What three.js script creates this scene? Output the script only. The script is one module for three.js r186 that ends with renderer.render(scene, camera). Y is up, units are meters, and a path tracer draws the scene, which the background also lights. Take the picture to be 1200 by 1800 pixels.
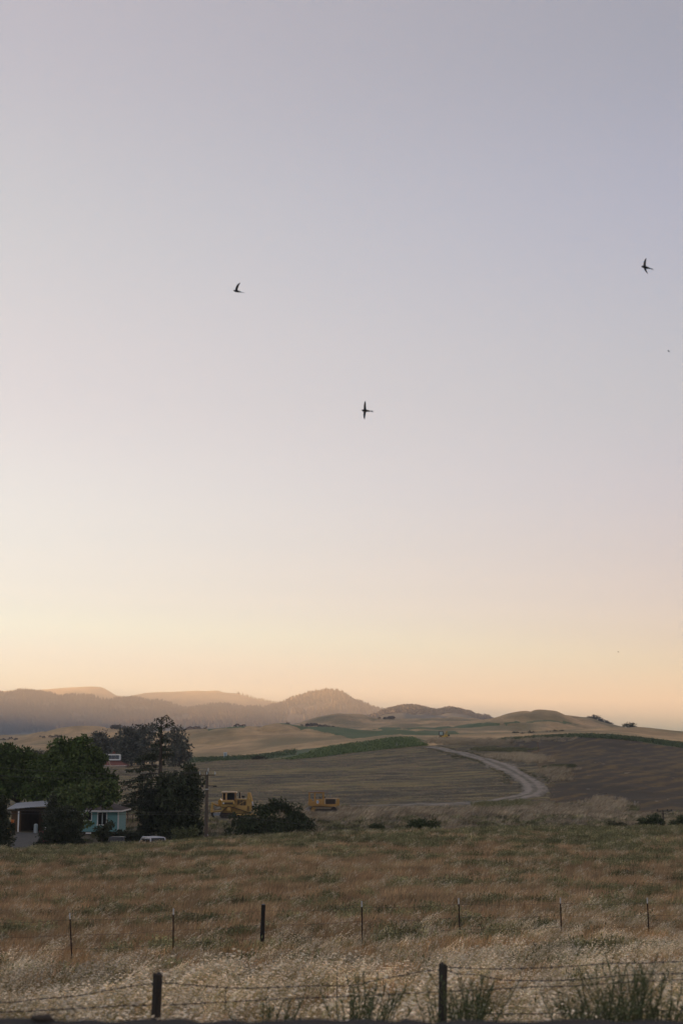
import * as THREE from 'three';
import { mergeGeometries } from 'three/addons/utils/BufferGeometryUtils.js';
import { createNoise2D, createNoise3D } from 'simplex-noise';

// ------------------------------------------------------------------ camera, sky, sun, exposure
const EYE = 1.6, F = 2500, TILT = Math.atan(430 / F);            // eye height (m), focal length in photo pixels, upward tilt
const scene = new THREE.Scene();
const camera = new THREE.PerspectiveCamera((2 * Math.atan(900 / F) * 180) / Math.PI, 682 / 1024, 0.1, 20000);
camera.position.set(0, EYE, 0);
camera.lookAt(0, EYE + Math.sin(TILT), -Math.cos(TILT));
camera.focus = 110;
camera.userData.fStop = 1.7;

const renderer = new THREE.WebGLRenderer({ antialias: true });
renderer.toneMapping = THREE.LinearToneMapping;
const EXPOSURE = 5.4;
renderer.toneMappingExposure = EXPOSURE;
renderer.shadowMap.enabled = true;

const rad = (d) => (d * Math.PI) / 180;
const SUN_AZ = -80, SUN_EL = 3.5;                                  // degrees; azimuth from the view axis (-z), left is negative
const sunDir = new THREE.Vector3(Math.sin(rad(SUN_AZ)) * Math.cos(rad(SUN_EL)), Math.sin(rad(SUN_EL)), -Math.cos(rad(SUN_AZ)) * Math.cos(rad(SUN_EL)));
const sun = new THREE.DirectionalLight(new THREE.Color().setRGB(1.0, 0.55, 0.21), 5.0);
sun.name = 'sun';
sun.position.copy(sunDir).multiplyScalar(4000);
sun.castShadow = true;
Object.assign(sun.shadow.camera, { left: -3000, right: 3000, top: 3000, bottom: -3000, near: 1, far: 12000 });
scene.add(sun, sun.target);
scene.fog = new THREE.FogExp2(new THREE.Color().setRGB(0.95, 0.95, 0.95), 0.00016);

const lin = (c) => { c /= 255; return c <= 0.04045 ? c / 12.92 : Math.pow((c + 0.055) / 1.055, 2.4); };
{
  // clear dusk air: colour by height above the horizon, at four angles from the sun
  const prof = [
    [0, [[0, 294, 349, 281], [3.1, 294, 349, 281], [6.3, 250, 266, 265], [9.8, 237, 250, 256], [14.3, 221, 228, 240], [21.1, 201, 210, 223], [28.3, 184, 190, 207], [45, 168, 168, 181], [90, 136, 140, 158]]],
    [66.5, [[0, 276, 328, 250], [3.1, 268, 318, 260], [4.6, 254, 280, 259], [6.3, 239, 255, 253], [9.8, 225, 238, 244], [14.3, 210, 217, 228], [21.1, 191, 200, 212], [28.3, 175, 181, 197], [45, 160, 160, 172], [90, 136, 140, 158]]],
    [93.5, [[0, 226, 240, 168], [2.2, 184, 220, 192], [4.2, 177, 203, 204], [6.3, 177, 197, 212], [9.8, 171, 190, 212], [14.3, 166, 185, 205], [21.1, 154, 171, 197], [28.3, 139, 154, 177], [45, 142, 146, 162], [90, 136, 140, 158]]],
    [180, [[0, 160, 155, 162], [4, 166, 158, 166], [10, 168, 162, 172], [20, 158, 158, 172], [32, 148, 151, 167], [45, 142, 146, 162], [90, 136, 140, 158]]],
  ];
  const along = (p, e) => [1, 2, 3].map((c) => lookup(p.flatMap((r) => [r[0], lin(r[c])]), e));
  const W = 1024, H = 512, data = new Float32Array(W * H * 4);
  for (let r = 0; r < H; r++) {
    const el = ((r + 0.5) / H - 0.5) * 180;
    const cols = prof.map(([a, p]) => [a, along(p, Math.max(el, 0))]);
    for (let c = 0; c < W; c++) {
      const ang = ((c + 0.5) / W - 0.5) * 2 * Math.PI;             // direction (cos, sin) = (x, z)
      let az = (Math.atan2(Math.cos(ang), -Math.sin(ang)) * 180) / Math.PI - SUN_AZ;
      az = Math.abs(((az + 540) % 360) - 180);
      let i = 0; while (i < 2 && az > cols[i + 1][0]) i++;
      let t = Math.min(1, Math.max(0, (az - cols[i][0]) / (cols[i + 1][0] - cols[i][0])));
      if (i !== 1) t = i === 0 ? t * t * (2 - t) : 1 - (1 - t) * (1 - t);
      for (let k = 0; k < 3; k++) data[(r * W + c) * 4 + k] = el < 0 ? [0.013, 0.012, 0.01][k] : (cols[i][1][k] * (1 - t) + cols[i + 1][1][k] * t) / EXPOSURE;
      data[(r * W + c) * 4 + 3] = 1;
    }
  }
  const sky = new THREE.DataTexture(data, W, H, THREE.RGBAFormat, THREE.FloatType);
  sky.mapping = THREE.EquirectangularReflectionMapping; sky.magFilter = THREE.LinearFilter; sky.needsUpdate = true;
  scene.background = sky; scene.environment = sky;
}

// ------------------------------------------------------------------ helpers
let seedState = 1234567;
const rnd = () => { seedState = (seedState + 0x6d2b79f5) | 0; let t = Math.imul(seedState ^ (seedState >>> 15), 1 | seedState); t = (t + Math.imul(t ^ (t >>> 7), 61 | t)) ^ t; return ((t ^ (t >>> 14)) >>> 0) / 4294967296; };
const seeded = (s) => () => { s = (s + 0x6d2b79f5) | 0; let t = Math.imul(s ^ (s >>> 15), 1 | s); t = (t + Math.imul(t ^ (t >>> 7), 61 | t)) ^ t; return ((t ^ (t >>> 14)) >>> 0) / 4294967296; };
const rr = (a, b) => a + (b - a) * rnd();
const gauss = () => (rnd() + rnd() + rnd() + rnd() - 2) * 1.0;
const n2 = createNoise2D(seeded(11)), n3 = createNoise3D(seeded(23));
const clamp = (x, a, b) => Math.min(b, Math.max(a, x)), mixn = (a, b, t) => a + (b - a) * t;
const smooth = (a, b, x) => { const t = clamp((x - a) / (b - a), 0, 1); return t * t * (3 - 2 * t); };
const fbm = (x, y, o = 4) => { let s = 0, a = 1, w = 0; for (let i = 0; i < o; i++) { s += a * n2(x, y); w += a; a *= 0.5; x = x * 2.03 + 17.1; y = y * 2.03 - 9.7; } return s / w; };
const V = (x, y, z) => new THREE.Vector3(x, y, z);
const RGB = (r, g, b) => new THREE.Color().setRGB(r, g, b);
const names = new Map();
const numbered = (n) => { const k = names.get(n) ?? 0; names.set(n, k + 1); return k ? n + '_' + String(k).padStart(3, '0') : n; };
const put = (o, label, category, group, kind) => {
  o.name = numbered(o.name); scene.add(o);
  if (label) o.userData.label = label;
  if (category) o.userData.category = category;
  if (group) o.userData.group = group;
  if (kind) o.userData.kind = kind;
  return o;
};
const group = (name, p) => { const g = new THREE.Group(); g.name = name; if (p) g.position.copy(p); return g; };
const part = (parent, name, geo, mat) => { const m = new THREE.Mesh(Array.isArray(geo) ? mergeGeometries(geo.map((g) => (g.index ? g.toNonIndexed() : g))) : geo, mat); m.name = name; m.castShadow = m.receiveShadow = true; parent?.add(m); return m; };
const box = (w, h, d, x = 0, y = 0, z = 0, rz = 0, ry = 0, rx = 0) => { const g = new THREE.BoxGeometry(w, h, d); if (rx) g.rotateX(rx); if (rz) g.rotateZ(rz); if (ry) g.rotateY(ry); g.translate(x, y, z); return g; };
const bar = (a, b, r, seg = 8, r2 = r) => { const l = a.distanceTo(b), g = new THREE.CylinderGeometry(r2, r, l, seg); g.translate(0, l / 2, 0); g.applyQuaternion(new THREE.Quaternion().setFromUnitVectors(V(0, 1, 0), b.clone().sub(a).normalize())); g.translate(a.x, a.y, a.z); return g; };
const cylZ = (r, w, x, y, z, seg = 18) => { const g = new THREE.CylinderGeometry(r, r, w, seg); g.rotateX(Math.PI / 2); g.translate(x, y, z); return g; };
const plate = (pts, depth, z, bev = 0.02) => { const s = new THREE.Shape(pts.map((p) => new THREE.Vector2(p[0], p[1]))); const g = new THREE.ExtrudeGeometry(s, { depth: depth - 2 * bev, bevelEnabled: bev > 0, bevelThickness: bev, bevelSize: bev, bevelOffset: -bev, bevelSegments: 1, steps: 1 }); g.translate(0, 0, z + bev); return g; };
const tube = (pts, r, seg = 40, rs = 5) => new THREE.TubeGeometry(new THREE.CatmullRomCurve3(pts), seg, r, rs);

// a photo pixel at a depth (m along -z) as a point of the place
function at(px, py, d) {
  const a = (px - 600) / F, b = -(py - 900) / F, t = d / (Math.cos(TILT) - b * Math.sin(TILT));
  return V(a * t, EYE + t * (b * Math.cos(TILT) + Math.sin(TILT)), -d);
}

// ------------------------------------------------------------------ the lie of the land: surveyed heights (as photo rows) at a series of depths
const Y = (...a) => a;                                             // [px, py] pairs
const rows = [
  [8.0, null, -1.68], [9.5, null, -1.78], [11, null, -2.75], [14, null, -3.5], [18, null, -3.95],
  [30, Y(-400, 1752, 200, 1748, 700, 1736, 1200, 1730)],
  [42, Y(-400, 1694, 100, 1690, 600, 1674, 1200, 1664)],
  [75, Y(-400, 1574, 100, 1568, 600, 1546, 1200, 1538)],
  [118, Y(-400, 1502, 0, 1497, 200, 1490, 400, 1479, 600, 1469, 900, 1461, 1200, 1459, 1600, 1457)],
  [128, null, [-400, -8.1, 80, -8.0, 200, -8.6, 300, -8.7, 400, -8.3, 600, -7.8, 900, -7.6, 1200, -7.6]],
  [136, null, [-400, -8.2, 80, -8.1, 200, -9.2, 300, -9.3, 400, -8.9, 600, -8.3, 900, -8.1, 1200, -8.0]],
  [160, Y(-400, 1464, 0, 1462, 200, 1466, 300, 1464, 400, 1462, 600, 1455, 900, 1451, 1200, 1450)],
  [200, Y(-400, 1442, 0, 1441, 200, 1442, 400, 1437, 600, 1434, 900, 1430, 1200, 1434)],
  [230, Y(-400, 1427, 0, 1425, 200, 1424, 400, 1420, 600, 1420, 900, 1414, 1200, 1416)],
  [270, Y(-400, 1410, 0, 1408, 400, 1400, 600, 1397, 900, 1388, 1050, 1386, 1200, 1392)],
  [350, Y(-400, 1375, 0, 1374, 400, 1365, 600, 1360, 900, 1350, 1050, 1344, 1200, 1350)],
  [430, Y(-400, 1352, 0, 1350, 300, 1348, 400, 1345, 600, 1338, 750, 1329, 900, 1323, 1050, 1317, 1200, 1326)],
  [490, Y(-400, 1345, 0, 1343, 230, 1343, 400, 1337, 500, 1334, 600, 1325, 740, 1311, 900, 1302, 1050, 1296, 1200, 1312, 1600, 1330)],
  [560, Y(-400, 1340, 0, 1338, 300, 1334, 400, 1331, 500, 1323, 600, 1313, 700, 1301, 760, 1299, 800, 1299, 900, 1296, 1050, 1290, 1200, 1303, 1600, 1325)],
  [620, Y(-400, 1336, 0, 1333, 300, 1326, 400, 1323, 500, 1312, 600, 1304, 700, 1294, 800, 1294, 900, 1291, 1050, 1286, 1200, 1296, 1600, 1318)],
  [720, Y(-400, 1328, 0, 1322, 300, 1316, 400, 1308, 500, 1302, 600, 1299, 700, 1291, 800, 1291, 900, 1287, 1000, 1282, 1100, 1277, 1200, 1285, 1600, 1310)],
  [900, Y(-400, 1315, 0, 1310, 150, 1303, 250, 1293, 300, 1288, 340, 1284, 400, 1279, 450, 1274, 490, 1271, 530, 1275, 600, 1281, 640, 1285, 700, 1284, 780, 1288, 900, 1291, 1050, 1288, 1200, 1300, 1600, 1320)],
  [1000, Y(-400, 1318, 0, 1312, 150, 1304, 250, 1296, 400, 1290, 490, 1288, 600, 1288, 700, 1284, 800, 1283, 900, 1280, 1050, 1284, 1200, 1300, 1600, 1320)],
  [1150, Y(-400, 1312, -100, 1308, 0, 1303, 40, 1293, 80, 1284, 120, 1278, 150, 1276, 190, 1277, 230, 1283, 280, 1288, 340, 1289, 400, 1287, 500, 1286, 600, 1285, 660, 1280, 700, 1279, 750, 1278, 800, 1274, 850, 1265, 900, 1254, 945, 1247, 970, 1249, 1000, 1259, 1040, 1269, 1080, 1277, 1130, 1284, 1200, 1292, 1600, 1315)],
  [1350, Y(-400, 1312, 0, 1302, 200, 1292, 350, 1283, 430, 1278, 470, 1280, 550, 1280, 600, 1277, 650, 1275, 700, 1270, 760, 1268, 830, 1268, 900, 1270, 960, 1264, 1030, 1261, 1075, 1275, 1200, 1300, 1600, 1320)],
  [1700, Y(-400, 1305, 0, 1292, 100, 1290, 300, 1287, 450, 1284, 520, 1274, 560, 1262, 600, 1256, 630, 1256, 660, 1263, 700, 1266, 780, 1263, 830, 1264, 900, 1280, 1200, 1305, 1600, 1320)],
  [2100, Y(-400, 1305, 0, 1296, 300, 1291, 600, 1290, 900, 1292, 1200, 1310)],
  [2700, Y(-400, 1300, 0, 1294, 400, 1288, 560, 1284, 620, 1274, 660, 1262, 690, 1255, 715, 1252, 740, 1254, 765, 1260, 790, 1255, 820, 1256, 845, 1263, 880, 1278, 1000, 1300, 1200, 1315)],
  [3200, Y(-400, 1298, 0, 1292, 400, 1286, 600, 1284, 800, 1290, 1200, 1320)],
  [3700, Y(-1500, 1250, -400, 1256, 0, 1268, 200, 1268, 300, 1262, 400, 1258, 460, 1262, 520, 1256, 600, 1258, 660, 1272, 760, 1290, 1200, 1320)],
  [4400, Y(-1500, 1176, -500, 1180, -200, 1202, 0, 1221, 35, 1218, 80, 1221, 130, 1223, 165, 1229, 190, 1234, 210, 1229, 235, 1228, 262, 1231, 290, 1237, 330, 1248, 350, 1244, 390, 1243, 440, 1244, 463, 1248, 485, 1242, 520, 1229, 560, 1222, 590, 1221, 625, 1232, 675, 1254, 720, 1276, 800, 1300, 1200, 1320)],
  [5000, Y(-1500, 1236, -400, 1232, 0, 1236, 400, 1250, 600, 1250, 800, 1305, 1200, 1322)],
  [6000, Y(-1500, 1225, -400, 1222, -100, 1217, 0, 1215, 70, 1213, 100, 1211, 135, 1208.5, 165, 1207, 178, 1208, 192, 1215, 206, 1223, 222, 1224.5, 236, 1222, 260, 1218, 320, 1215.5, 380, 1214, 396, 1218, 415, 1219, 430, 1224, 455, 1231, 485, 1237, 560, 1250, 700, 1290, 1200, 1325)],
  [7000, Y(-1500, 1290, 0, 1290, 500, 1310, 1200, 1330)],
];
const FAR = 1.5;
for (const r of rows) if (r[0] > 2600) r[0] *= FAR;
function lookup(list, x) {                                         // monotone cubic through [x0, y0, x1, y1, ...]
  const n = list.length / 2, X = (i) => list[2 * i], Yv = (i) => list[2 * i + 1];
  if (x <= X(0)) return Yv(0); if (x >= X(n - 1)) return Yv(n - 1);
  let i = 0; while (x > X(i + 1)) i++;
  const s = (k) => (Yv(k + 1) - Yv(k)) / (X(k + 1) - X(k));
  const m = (k) => { if (k === 0 || k === n - 1) return 0; const a = s(k - 1), b = s(k); return a * b <= 0 ? 0 : (2 * a * b) / (a + b); };
  const h = X(i + 1) - X(i), t = (x - X(i)) / h, t2 = t * t, t3 = t2 * t;
  return (2 * t3 - 3 * t2 + 1) * Yv(i) + (t3 - 2 * t2 + t) * h * m(i) + (-2 * t3 + 3 * t2) * Yv(i + 1) + (t3 - t2) * h * m(i + 1);
}
const UMIN = -0.8, UMAX = 0.9, UN = 2401, DR = rows.map((r) => r[0]);
const table = rows.map(([d, ys, hs]) => {
  const a = new Float32Array(UN);
  for (let i = 0; i < UN; i++) {
    const u = UMIN + ((UMAX - UMIN) * i) / (UN - 1);
    if (ys) { let px = 600 + 2537 * u, y = lookup(ys, px); const b = -(y - 900) / F; px = 600 + F * u * (Math.cos(TILT) - b * Math.sin(TILT)); a[i] = at(px, lookup(ys, px), d).y; } else a[i] = EYE + (Array.isArray(hs) ? lookup(hs, 600 + 2537 * u) : hs);
  }
  return a;
});
const slopeOf = table.map((a, r) => {                              // monotone slopes along depth
  const m = new Float32Array(UN);
  if (r === 0 || r === table.length - 1) return m;
  for (let i = 0; i < UN; i++) {
    const p = (table[r][i] - table[r - 1][i]) / (DR[r] - DR[r - 1]), q = (table[r + 1][i] - table[r][i]) / (DR[r + 1] - DR[r]);
    m[i] = p * q <= 0 ? 0 : (2 * p * q) / (p + q);
  }
  return m;
});
function land(x, z) {
  const d = clamp(-z, DR[0], 10499), u = clamp(x / d, UMIN, UMAX - 1e-4), f = ((u - UMIN) / (UMAX - UMIN)) * (UN - 1), i = Math.floor(f), t = f - i;
  let r = 0; while (r < DR.length - 2 && d > DR[r + 1]) r++;
  const L = (a) => a[i] * (1 - t) + a[i + 1] * t, h = DR[r + 1] - DR[r], s = (d - DR[r]) / h, s2 = s * s, s3 = s2 * s;
  let y = (2 * s3 - 3 * s2 + 1) * L(table[r]) + (s3 - 2 * s2 + s) * h * L(slopeOf[r]) + (-2 * s3 + 3 * s2) * L(table[r + 1]) + (s3 - s2) * h * L(slopeOf[r + 1]);
  // swells and folds of the ground itself
  y += 0.10 * fbm(x / 6, z / 9, 3) * smooth(10, 25, d) * (1 - smooth(110, 125, d));
  y += 0.25 * fbm(x / 26 + 40, z / 30, 3) * smooth(165, 180, d) * (1 - smooth(480, 620, d));
  if (d > 600) {
    const w = smooth(600, 900, d) * (1 - smooth(1500, 2200, d));
    y += w * (2.0 * fbm(x / 120 + 5, z / 170, 3) - 2.4 * Math.pow(1 - Math.abs(n2(x / 55 + 0.3 * n2(z / 90, 1), z / 260 + 7)), 4));
    y += smooth(2600, 4500, d) * (12 * fbm(x / 380, z / 600, 4) - 20 * Math.pow(1 - Math.abs(n2(x / 420 + 9, z / 1300)), 3)) * (1 - 0.8 * smooth(7600, 8300, d));
  }
  return y;
}
function ground(px, d) { let y = land(0, -d), p; for (let k = 0; k < 3; k++) { const py = 1330 - ((y - EYE) / d) * F; p = at(px, py, d); y = land(p.x, -d); } return V(p.x, y, -d); }
function hit(px, py, d0 = 130, d1 = 10400) {                        // where the line of sight meets the land beyond d0
  const below = (d) => { const p = at(px, py, d); return p.y - land(p.x, p.z); };
  let a = d0, b = d0;
  while (b < d1 && below(b) > 0) { a = b; b *= 1.006; }
  for (let k = 0; k < 24; k++) { const m = (a + b) / 2; if (below(m) > 0) a = m; else b = m; }
  const p = at(px, py, a); p.y = land(p.x, p.z); return p;
}
const mpp = (d) => d / 2555;                                       // metres per photo pixel at depth d
const inside = (poly, x, z) => { let c = false; for (let i = 0, j = poly.length - 1; i < poly.length; j = i++) { const a = poly[i], b = poly[j]; if (a.z > z !== b.z > z && x < ((b.x - a.x) * (z - a.z)) / (b.z - a.z) + a.x) c = !c; } return c; };

// ------------------------------------------------------------------ textures: grain only, no light
function tiled(size, fn, srgb) {                                   // fn(u, v) -> [r, g, b] in 0..1
  const data = new Uint8Array(size * size * 4);
  for (let y = 0; y < size; y++) for (let x = 0; x < size; x++) { const c = fn(x / size, y / size), o = (y * size + x) * 4; for (let k = 0; k < 3; k++) data[o + k] = clamp(c[k] * 255, 0, 255); data[o + 3] = 255; }
  const t = new THREE.DataTexture(data, size, size); t.wrapS = t.wrapT = THREE.RepeatWrapping; t.magFilter = THREE.LinearFilter; t.minFilter = THREE.LinearMipmapLinearFilter; t.generateMipmaps = true;
  if (srgb) t.colorSpace = THREE.SRGBColorSpace; t.needsUpdate = true; return t;
}
const hash = (i, j, s) => { let h = Math.imul(i, 374761393) + Math.imul(j, 668265263) + Math.imul(s, 974634777); h = Math.imul(h ^ (h >>> 13), 1274126177); return ((h ^ (h >>> 16)) >>> 0) / 4294967296; };
const vnoise = (u, v, px, py, s) => { const x = u * px, y = v * py, i = Math.floor(x), j = Math.floor(y); let a = x - i, b = y - j; a = a * a * (3 - 2 * a); b = b * b * (3 - 2 * b); const w = (p, q) => hash(((p % px) + px) % px, ((q % py) + py) % py, s); return mixn(mixn(w(i, j), w(i + 1, j), a), mixn(w(i, j + 1), w(i + 1, j + 1), a), b); };
const grainTex = tiled(512, (u, v) => { const a = vnoise(u, v, 16, 16, 1) * 0.35 + vnoise(u, v, 64, 64, 2) * 0.35 + vnoise(u, v, 200, 200, 3) * 0.3, k = 0.62 + 0.7 * a; return [k, k * 0.99, k * 0.97].map((c) => c * 0.9); });
const strawTex = tiled(1024, (u, v) => {                           // stubble lying along the contour: a tile is 150 m, dark soil and paler straw in drawn-out bands
  const row = 0.5 + 0.5 * Math.sin(v * Math.PI * 2 * 13 + 3.5 * vnoise(u, v, 4, 3, 7) + 1.6 * vnoise(u, v, 18, 9, 17)), s = 0.24 * row + 0.3 * vnoise(u, v, 26, 40, 5) + 0.28 * vnoise(u, v, 64, 74, 6) + 0.18 * vnoise(u, v, 150, 180, 16);
  const big = vnoise(u, v, 3, 6, 8), st = smooth(0.36, 0.68, s + 0.34 * (big - 0.5)), f = 0.8 + 0.4 * vnoise(u, v, 330, 420, 9);
  return [mixn(0.27, 1.0, st) * f, mixn(0.265, 0.93, st) * f, mixn(0.255, 0.83, st) * f].map((c) => c * 1.0);
});
const barkTex = tiled(256, (u, v) => { const k = 0.55 + 0.45 * vnoise(u, v, 40, 6, 12) * (0.7 + 0.3 * vnoise(u, v, 90, 30, 13)); return [k, k, k]; });
const metalTex = tiled(256, (u, v) => { const k = 0.8 + 0.2 * vnoise(u, v, 12, 14, 14) - 0.12 * smooth(0.62, 0.8, vnoise(u, v, 30, 34, 15)); return [k, k * 0.985, k * 0.96]; });
const M = (r, g, b, rough = 0.9, o = {}) => new THREE.MeshStandardMaterial({ color: RGB(r, g, b), roughness: rough, ...o });

// ------------------------------------------------------------------ ground sheets
const poly = (d0, ...p) => { const out = []; for (let i = 0; i < p.length; i += 2) out.push(hit(p[i], p[i + 1], d0)); return out; };
const roadPix = [[420, 1424], [520, 1422], [600, 1418], [700, 1416.5], [790, 1414.5], [850, 1411], [895, 1405.5], [925, 1399], [938, 1392], [936, 1383], [925, 1372], [905, 1360], [880, 1347], [850, 1335], [815, 1325], [785, 1319], [755, 1313.5]];
const roadCurve = new THREE.CatmullRomCurve3(roadPix.map(([x, y]) => { const p = hit(x, y, 205); p.y = 0; return p; }));
const roadPts = roadCurve.getSpacedPoints(260);
const roadDist = (x, z) => { let m = 1e9; for (let i = 0; i < roadPts.length; i += 2) { const p = roadPts[i], d = (p.x - x) ** 2 + (p.z - z) ** 2; if (d < m) m = d; } return Math.sqrt(m); };
const vineWedge = [[478, 1337.5], [540, 1333], [600, 1326], [660, 1319], [700, 1315], [748, 1311], [752, 1303], [735, 1298], [705, 1296], [650, 1303], [600, 1309], [550, 1318], [510, 1328]];
const vineStrip = [[868, 1302], [930, 1299], [1000, 1296], [1060, 1298], [1120, 1303], [1240, 1318], [1240, 1309], [1150, 1300], [1080, 1293], [1020, 1291], [950, 1294], [880, 1298]];
const flat = (a) => a.flat();
const P_wedge = poly(440, ...flat(vineWedge)), P_strip = poly(440, ...flat(vineStrip));
const P_low = poly(440, 326, 1341, 400, 1337, 478, 1334, 520, 1327, 560, 1321, 600, 1316, 585, 1312, 540, 1316, 500, 1321, 460, 1326, 400, 1330, 326, 1332);
const P_flank = poly(640, 492, 1272.5, 540, 1281, 590, 1291, 640, 1297, 690, 1292, 730, 1285.5, 660, 1284, 600, 1280, 540, 1275);
const P_mid = poly(640, 690, 1290, 745, 1283.5, 800, 1285, 880, 1287.5, 800, 1291, 730, 1292.5);
const P_far = poly(930, 655, 1282, 700, 1279, 760, 1279, 790, 1277, 880, 1273.6, 960, 1266, 1000, 1270.5, 1030, 1276, 1000, 1272.2, 958, 1267.8, 890, 1275.4, 790, 1280, 720, 1283);
const P_leftgreen = poly(500, 190, 1321, 220, 1320, 222, 1304, 205, 1300, 192, 1306);
const P_ridgegreen = poly(700, 365, 1283, 430, 1280, 432, 1277.5, 400, 1277, 365, 1280);
const P_yard = [ground(-260, 123), ground(30, 123), ground(120, 124), ground(230, 124), ground(350, 126), ground(352, 172), ground(260, 182), ground(120, 182), ground(-260, 182)];
const P_drive = [ground(8, 116), ground(54, 116), ground(66, 125), ground(74, 135), ground(78, 158), ground(30, 158), ground(24, 140), ground(14, 128)];
const zones = {};
const zone = (x, z, px, d) => {
  if (d < 121 + 3 * n2(x / 9, 3)) return inside(P_drive, x, z) && d > 116 ? 'driveway' : 'meadow';
  if (d < 190) { if (inside(P_drive, x, z)) return 'driveway'; if (inside(P_yard, x, z)) return 'yard'; return 'bank'; }
  if (d < 226 + 3 * n2(x / 20, 5) && px < 1075 && px > 190) return 'bank';
  if (d < 760) {
    if (inside(P_wedge, x, z) || inside(P_strip, x, z) || inside(P_low, x, z) || inside(P_leftgreen, x, z)) return 'vineyard_ground';
    const edge = px < 745 ? (px < 330 ? 478 : mixn(500, 488, (px - 330) / 415)) : px < 880 ? 485 : 500;
    if (d < edge + 4 * n2(x / 25, 8)) return px > 935 + 30 * smooth(420, 250, d) - 40 * smooth(400, 480, d) ? 'stubble_field' : 'ploughed_field';
    if (inside(P_flank, x, z) || inside(P_mid, x, z) || inside(P_ridgegreen, x, z)) return 'green_slope';
    return 'golden_hills';
  }
  if (d < 2150) return inside(P_flank, x, z) || inside(P_mid, x, z) || inside(P_far, x, z) || inside(P_ridgegreen, x, z) ? 'green_slope' : 'golden_hills';
  return 'mountains';
};
const mixc = (a, b, t) => [0, 1, 2].map((k) => mixn(a[k], b[k], clamp(t, 0, 1)));
const oldTrack = new THREE.CatmullRomCurve3([[430, 1394], [500, 1386], [560, 1376], [640, 1366], [700, 1352.5], [760, 1341], [815, 1331]].map(([x, y]) => { const p = hit(x, y, 205); p.y = 0; return p; })).getSpacedPoints(160);
const offTrack = (x, z) => { let m = 1e9; for (const p of oldTrack) { const d = (p.x - x) ** 2 + (p.z - z) ** 2; if (d < m) m = d; } return Math.sqrt(m); };
const tint = {
  meadow: (x, z) => mixc(mixc([0.134, 0.104, 0.057], [0.091, 0.091, 0.050], 0.5 + fbm(x / 7, z / 7, 3)), [0.184, 0.150, 0.083], fbm(x / 3 + 9, z / 3, 2)),
  yard: (x, z) => mixc([0.112, 0.093, 0.058], [0.061, 0.068, 0.035], 0.5 + 0.9 * fbm(x / 6, z / 6, 3)),
  driveway: (x, z) => mixc([0.083, 0.088, 0.087], [0.061, 0.064, 0.060], 0.5 + 0.6 * fbm(x / 3, z / 5, 3)),
  bank: (x, z) => mixc([0.163, 0.131, 0.080], [0.087, 0.085, 0.048], 0.5 + 0.9 * fbm(x / 8, z / 16, 3)),
  ploughed_field: (x, z) => mixc(mixc(mixc([0.161, 0.140, 0.055], [0.233, 0.198, 0.073], 0.45 + 0.8 * fbm(x / 28, z / 60 + x / 150, 4)), [0.128, 0.114, 0.046], 0.25 + 0.8 * fbm(x / 60 + 3, z / 35, 3)), [0.297, 0.232, 0.136], (0.5 + 0.4 * n2(x / 3, z / 5)) * (1 - smooth(0.7, 1.9, offTrack(x, z)))),
  stubble_field: (x, z) => mixc(mixc([0.103, 0.067, 0.013], [0.135, 0.086, 0.015], 0.5 + 0.8 * fbm(x / 26, z / 80, 4)), [0.057, 0.043, 0.008], 0.15 + 0.9 * fbm(x / 18 + 8, z / 90, 3)),
  vineyard_ground: (x, z) => mixc([0.070, 0.116, 0.039], [0.100, 0.122, 0.050], 0.5 + fbm(x / 12, z / 30, 3)),
  green_slope: (x, z) => mixc([0.070, 0.125, 0.035], [0.098, 0.137, 0.042], 0.5 + 0.9 * fbm(x / 25, z / 60, 3)),
  golden_hills: (x, z) => { const g = mixc([0.585, 0.403, 0.195], [0.419, 0.290, 0.139], 0.5 + 1.3 * fbm(x / 45, z / 120, 4)); const band = n2(x / 120, (z + 40 * n2(x / 200, z / 260)) / 22); for (let k = 0; k < 3; k++) g[k] *= 1 + 0.16 * band + 0.14 * n2(x / 9, z / 26); return mixc(g, [0.245, 0.196, 0.087], 0.15 + 2.0 * fbm(x / 90 + 30, z / 200, 3)); },
  mountains: (x, z) => { const d = -z; return d > 7900 ? mixc([0.490, 0.309, 0.156], [0.261, 0.192, 0.096], 0.5 + fbm(x / 200, z / 400, 3)) : mixc([0.074, 0.074, 0.038], [0.2, 0.15, 0.1], smooth(0.28, 0.45, fbm(x / 240 + 2, z / 500, 4))); },
};
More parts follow.
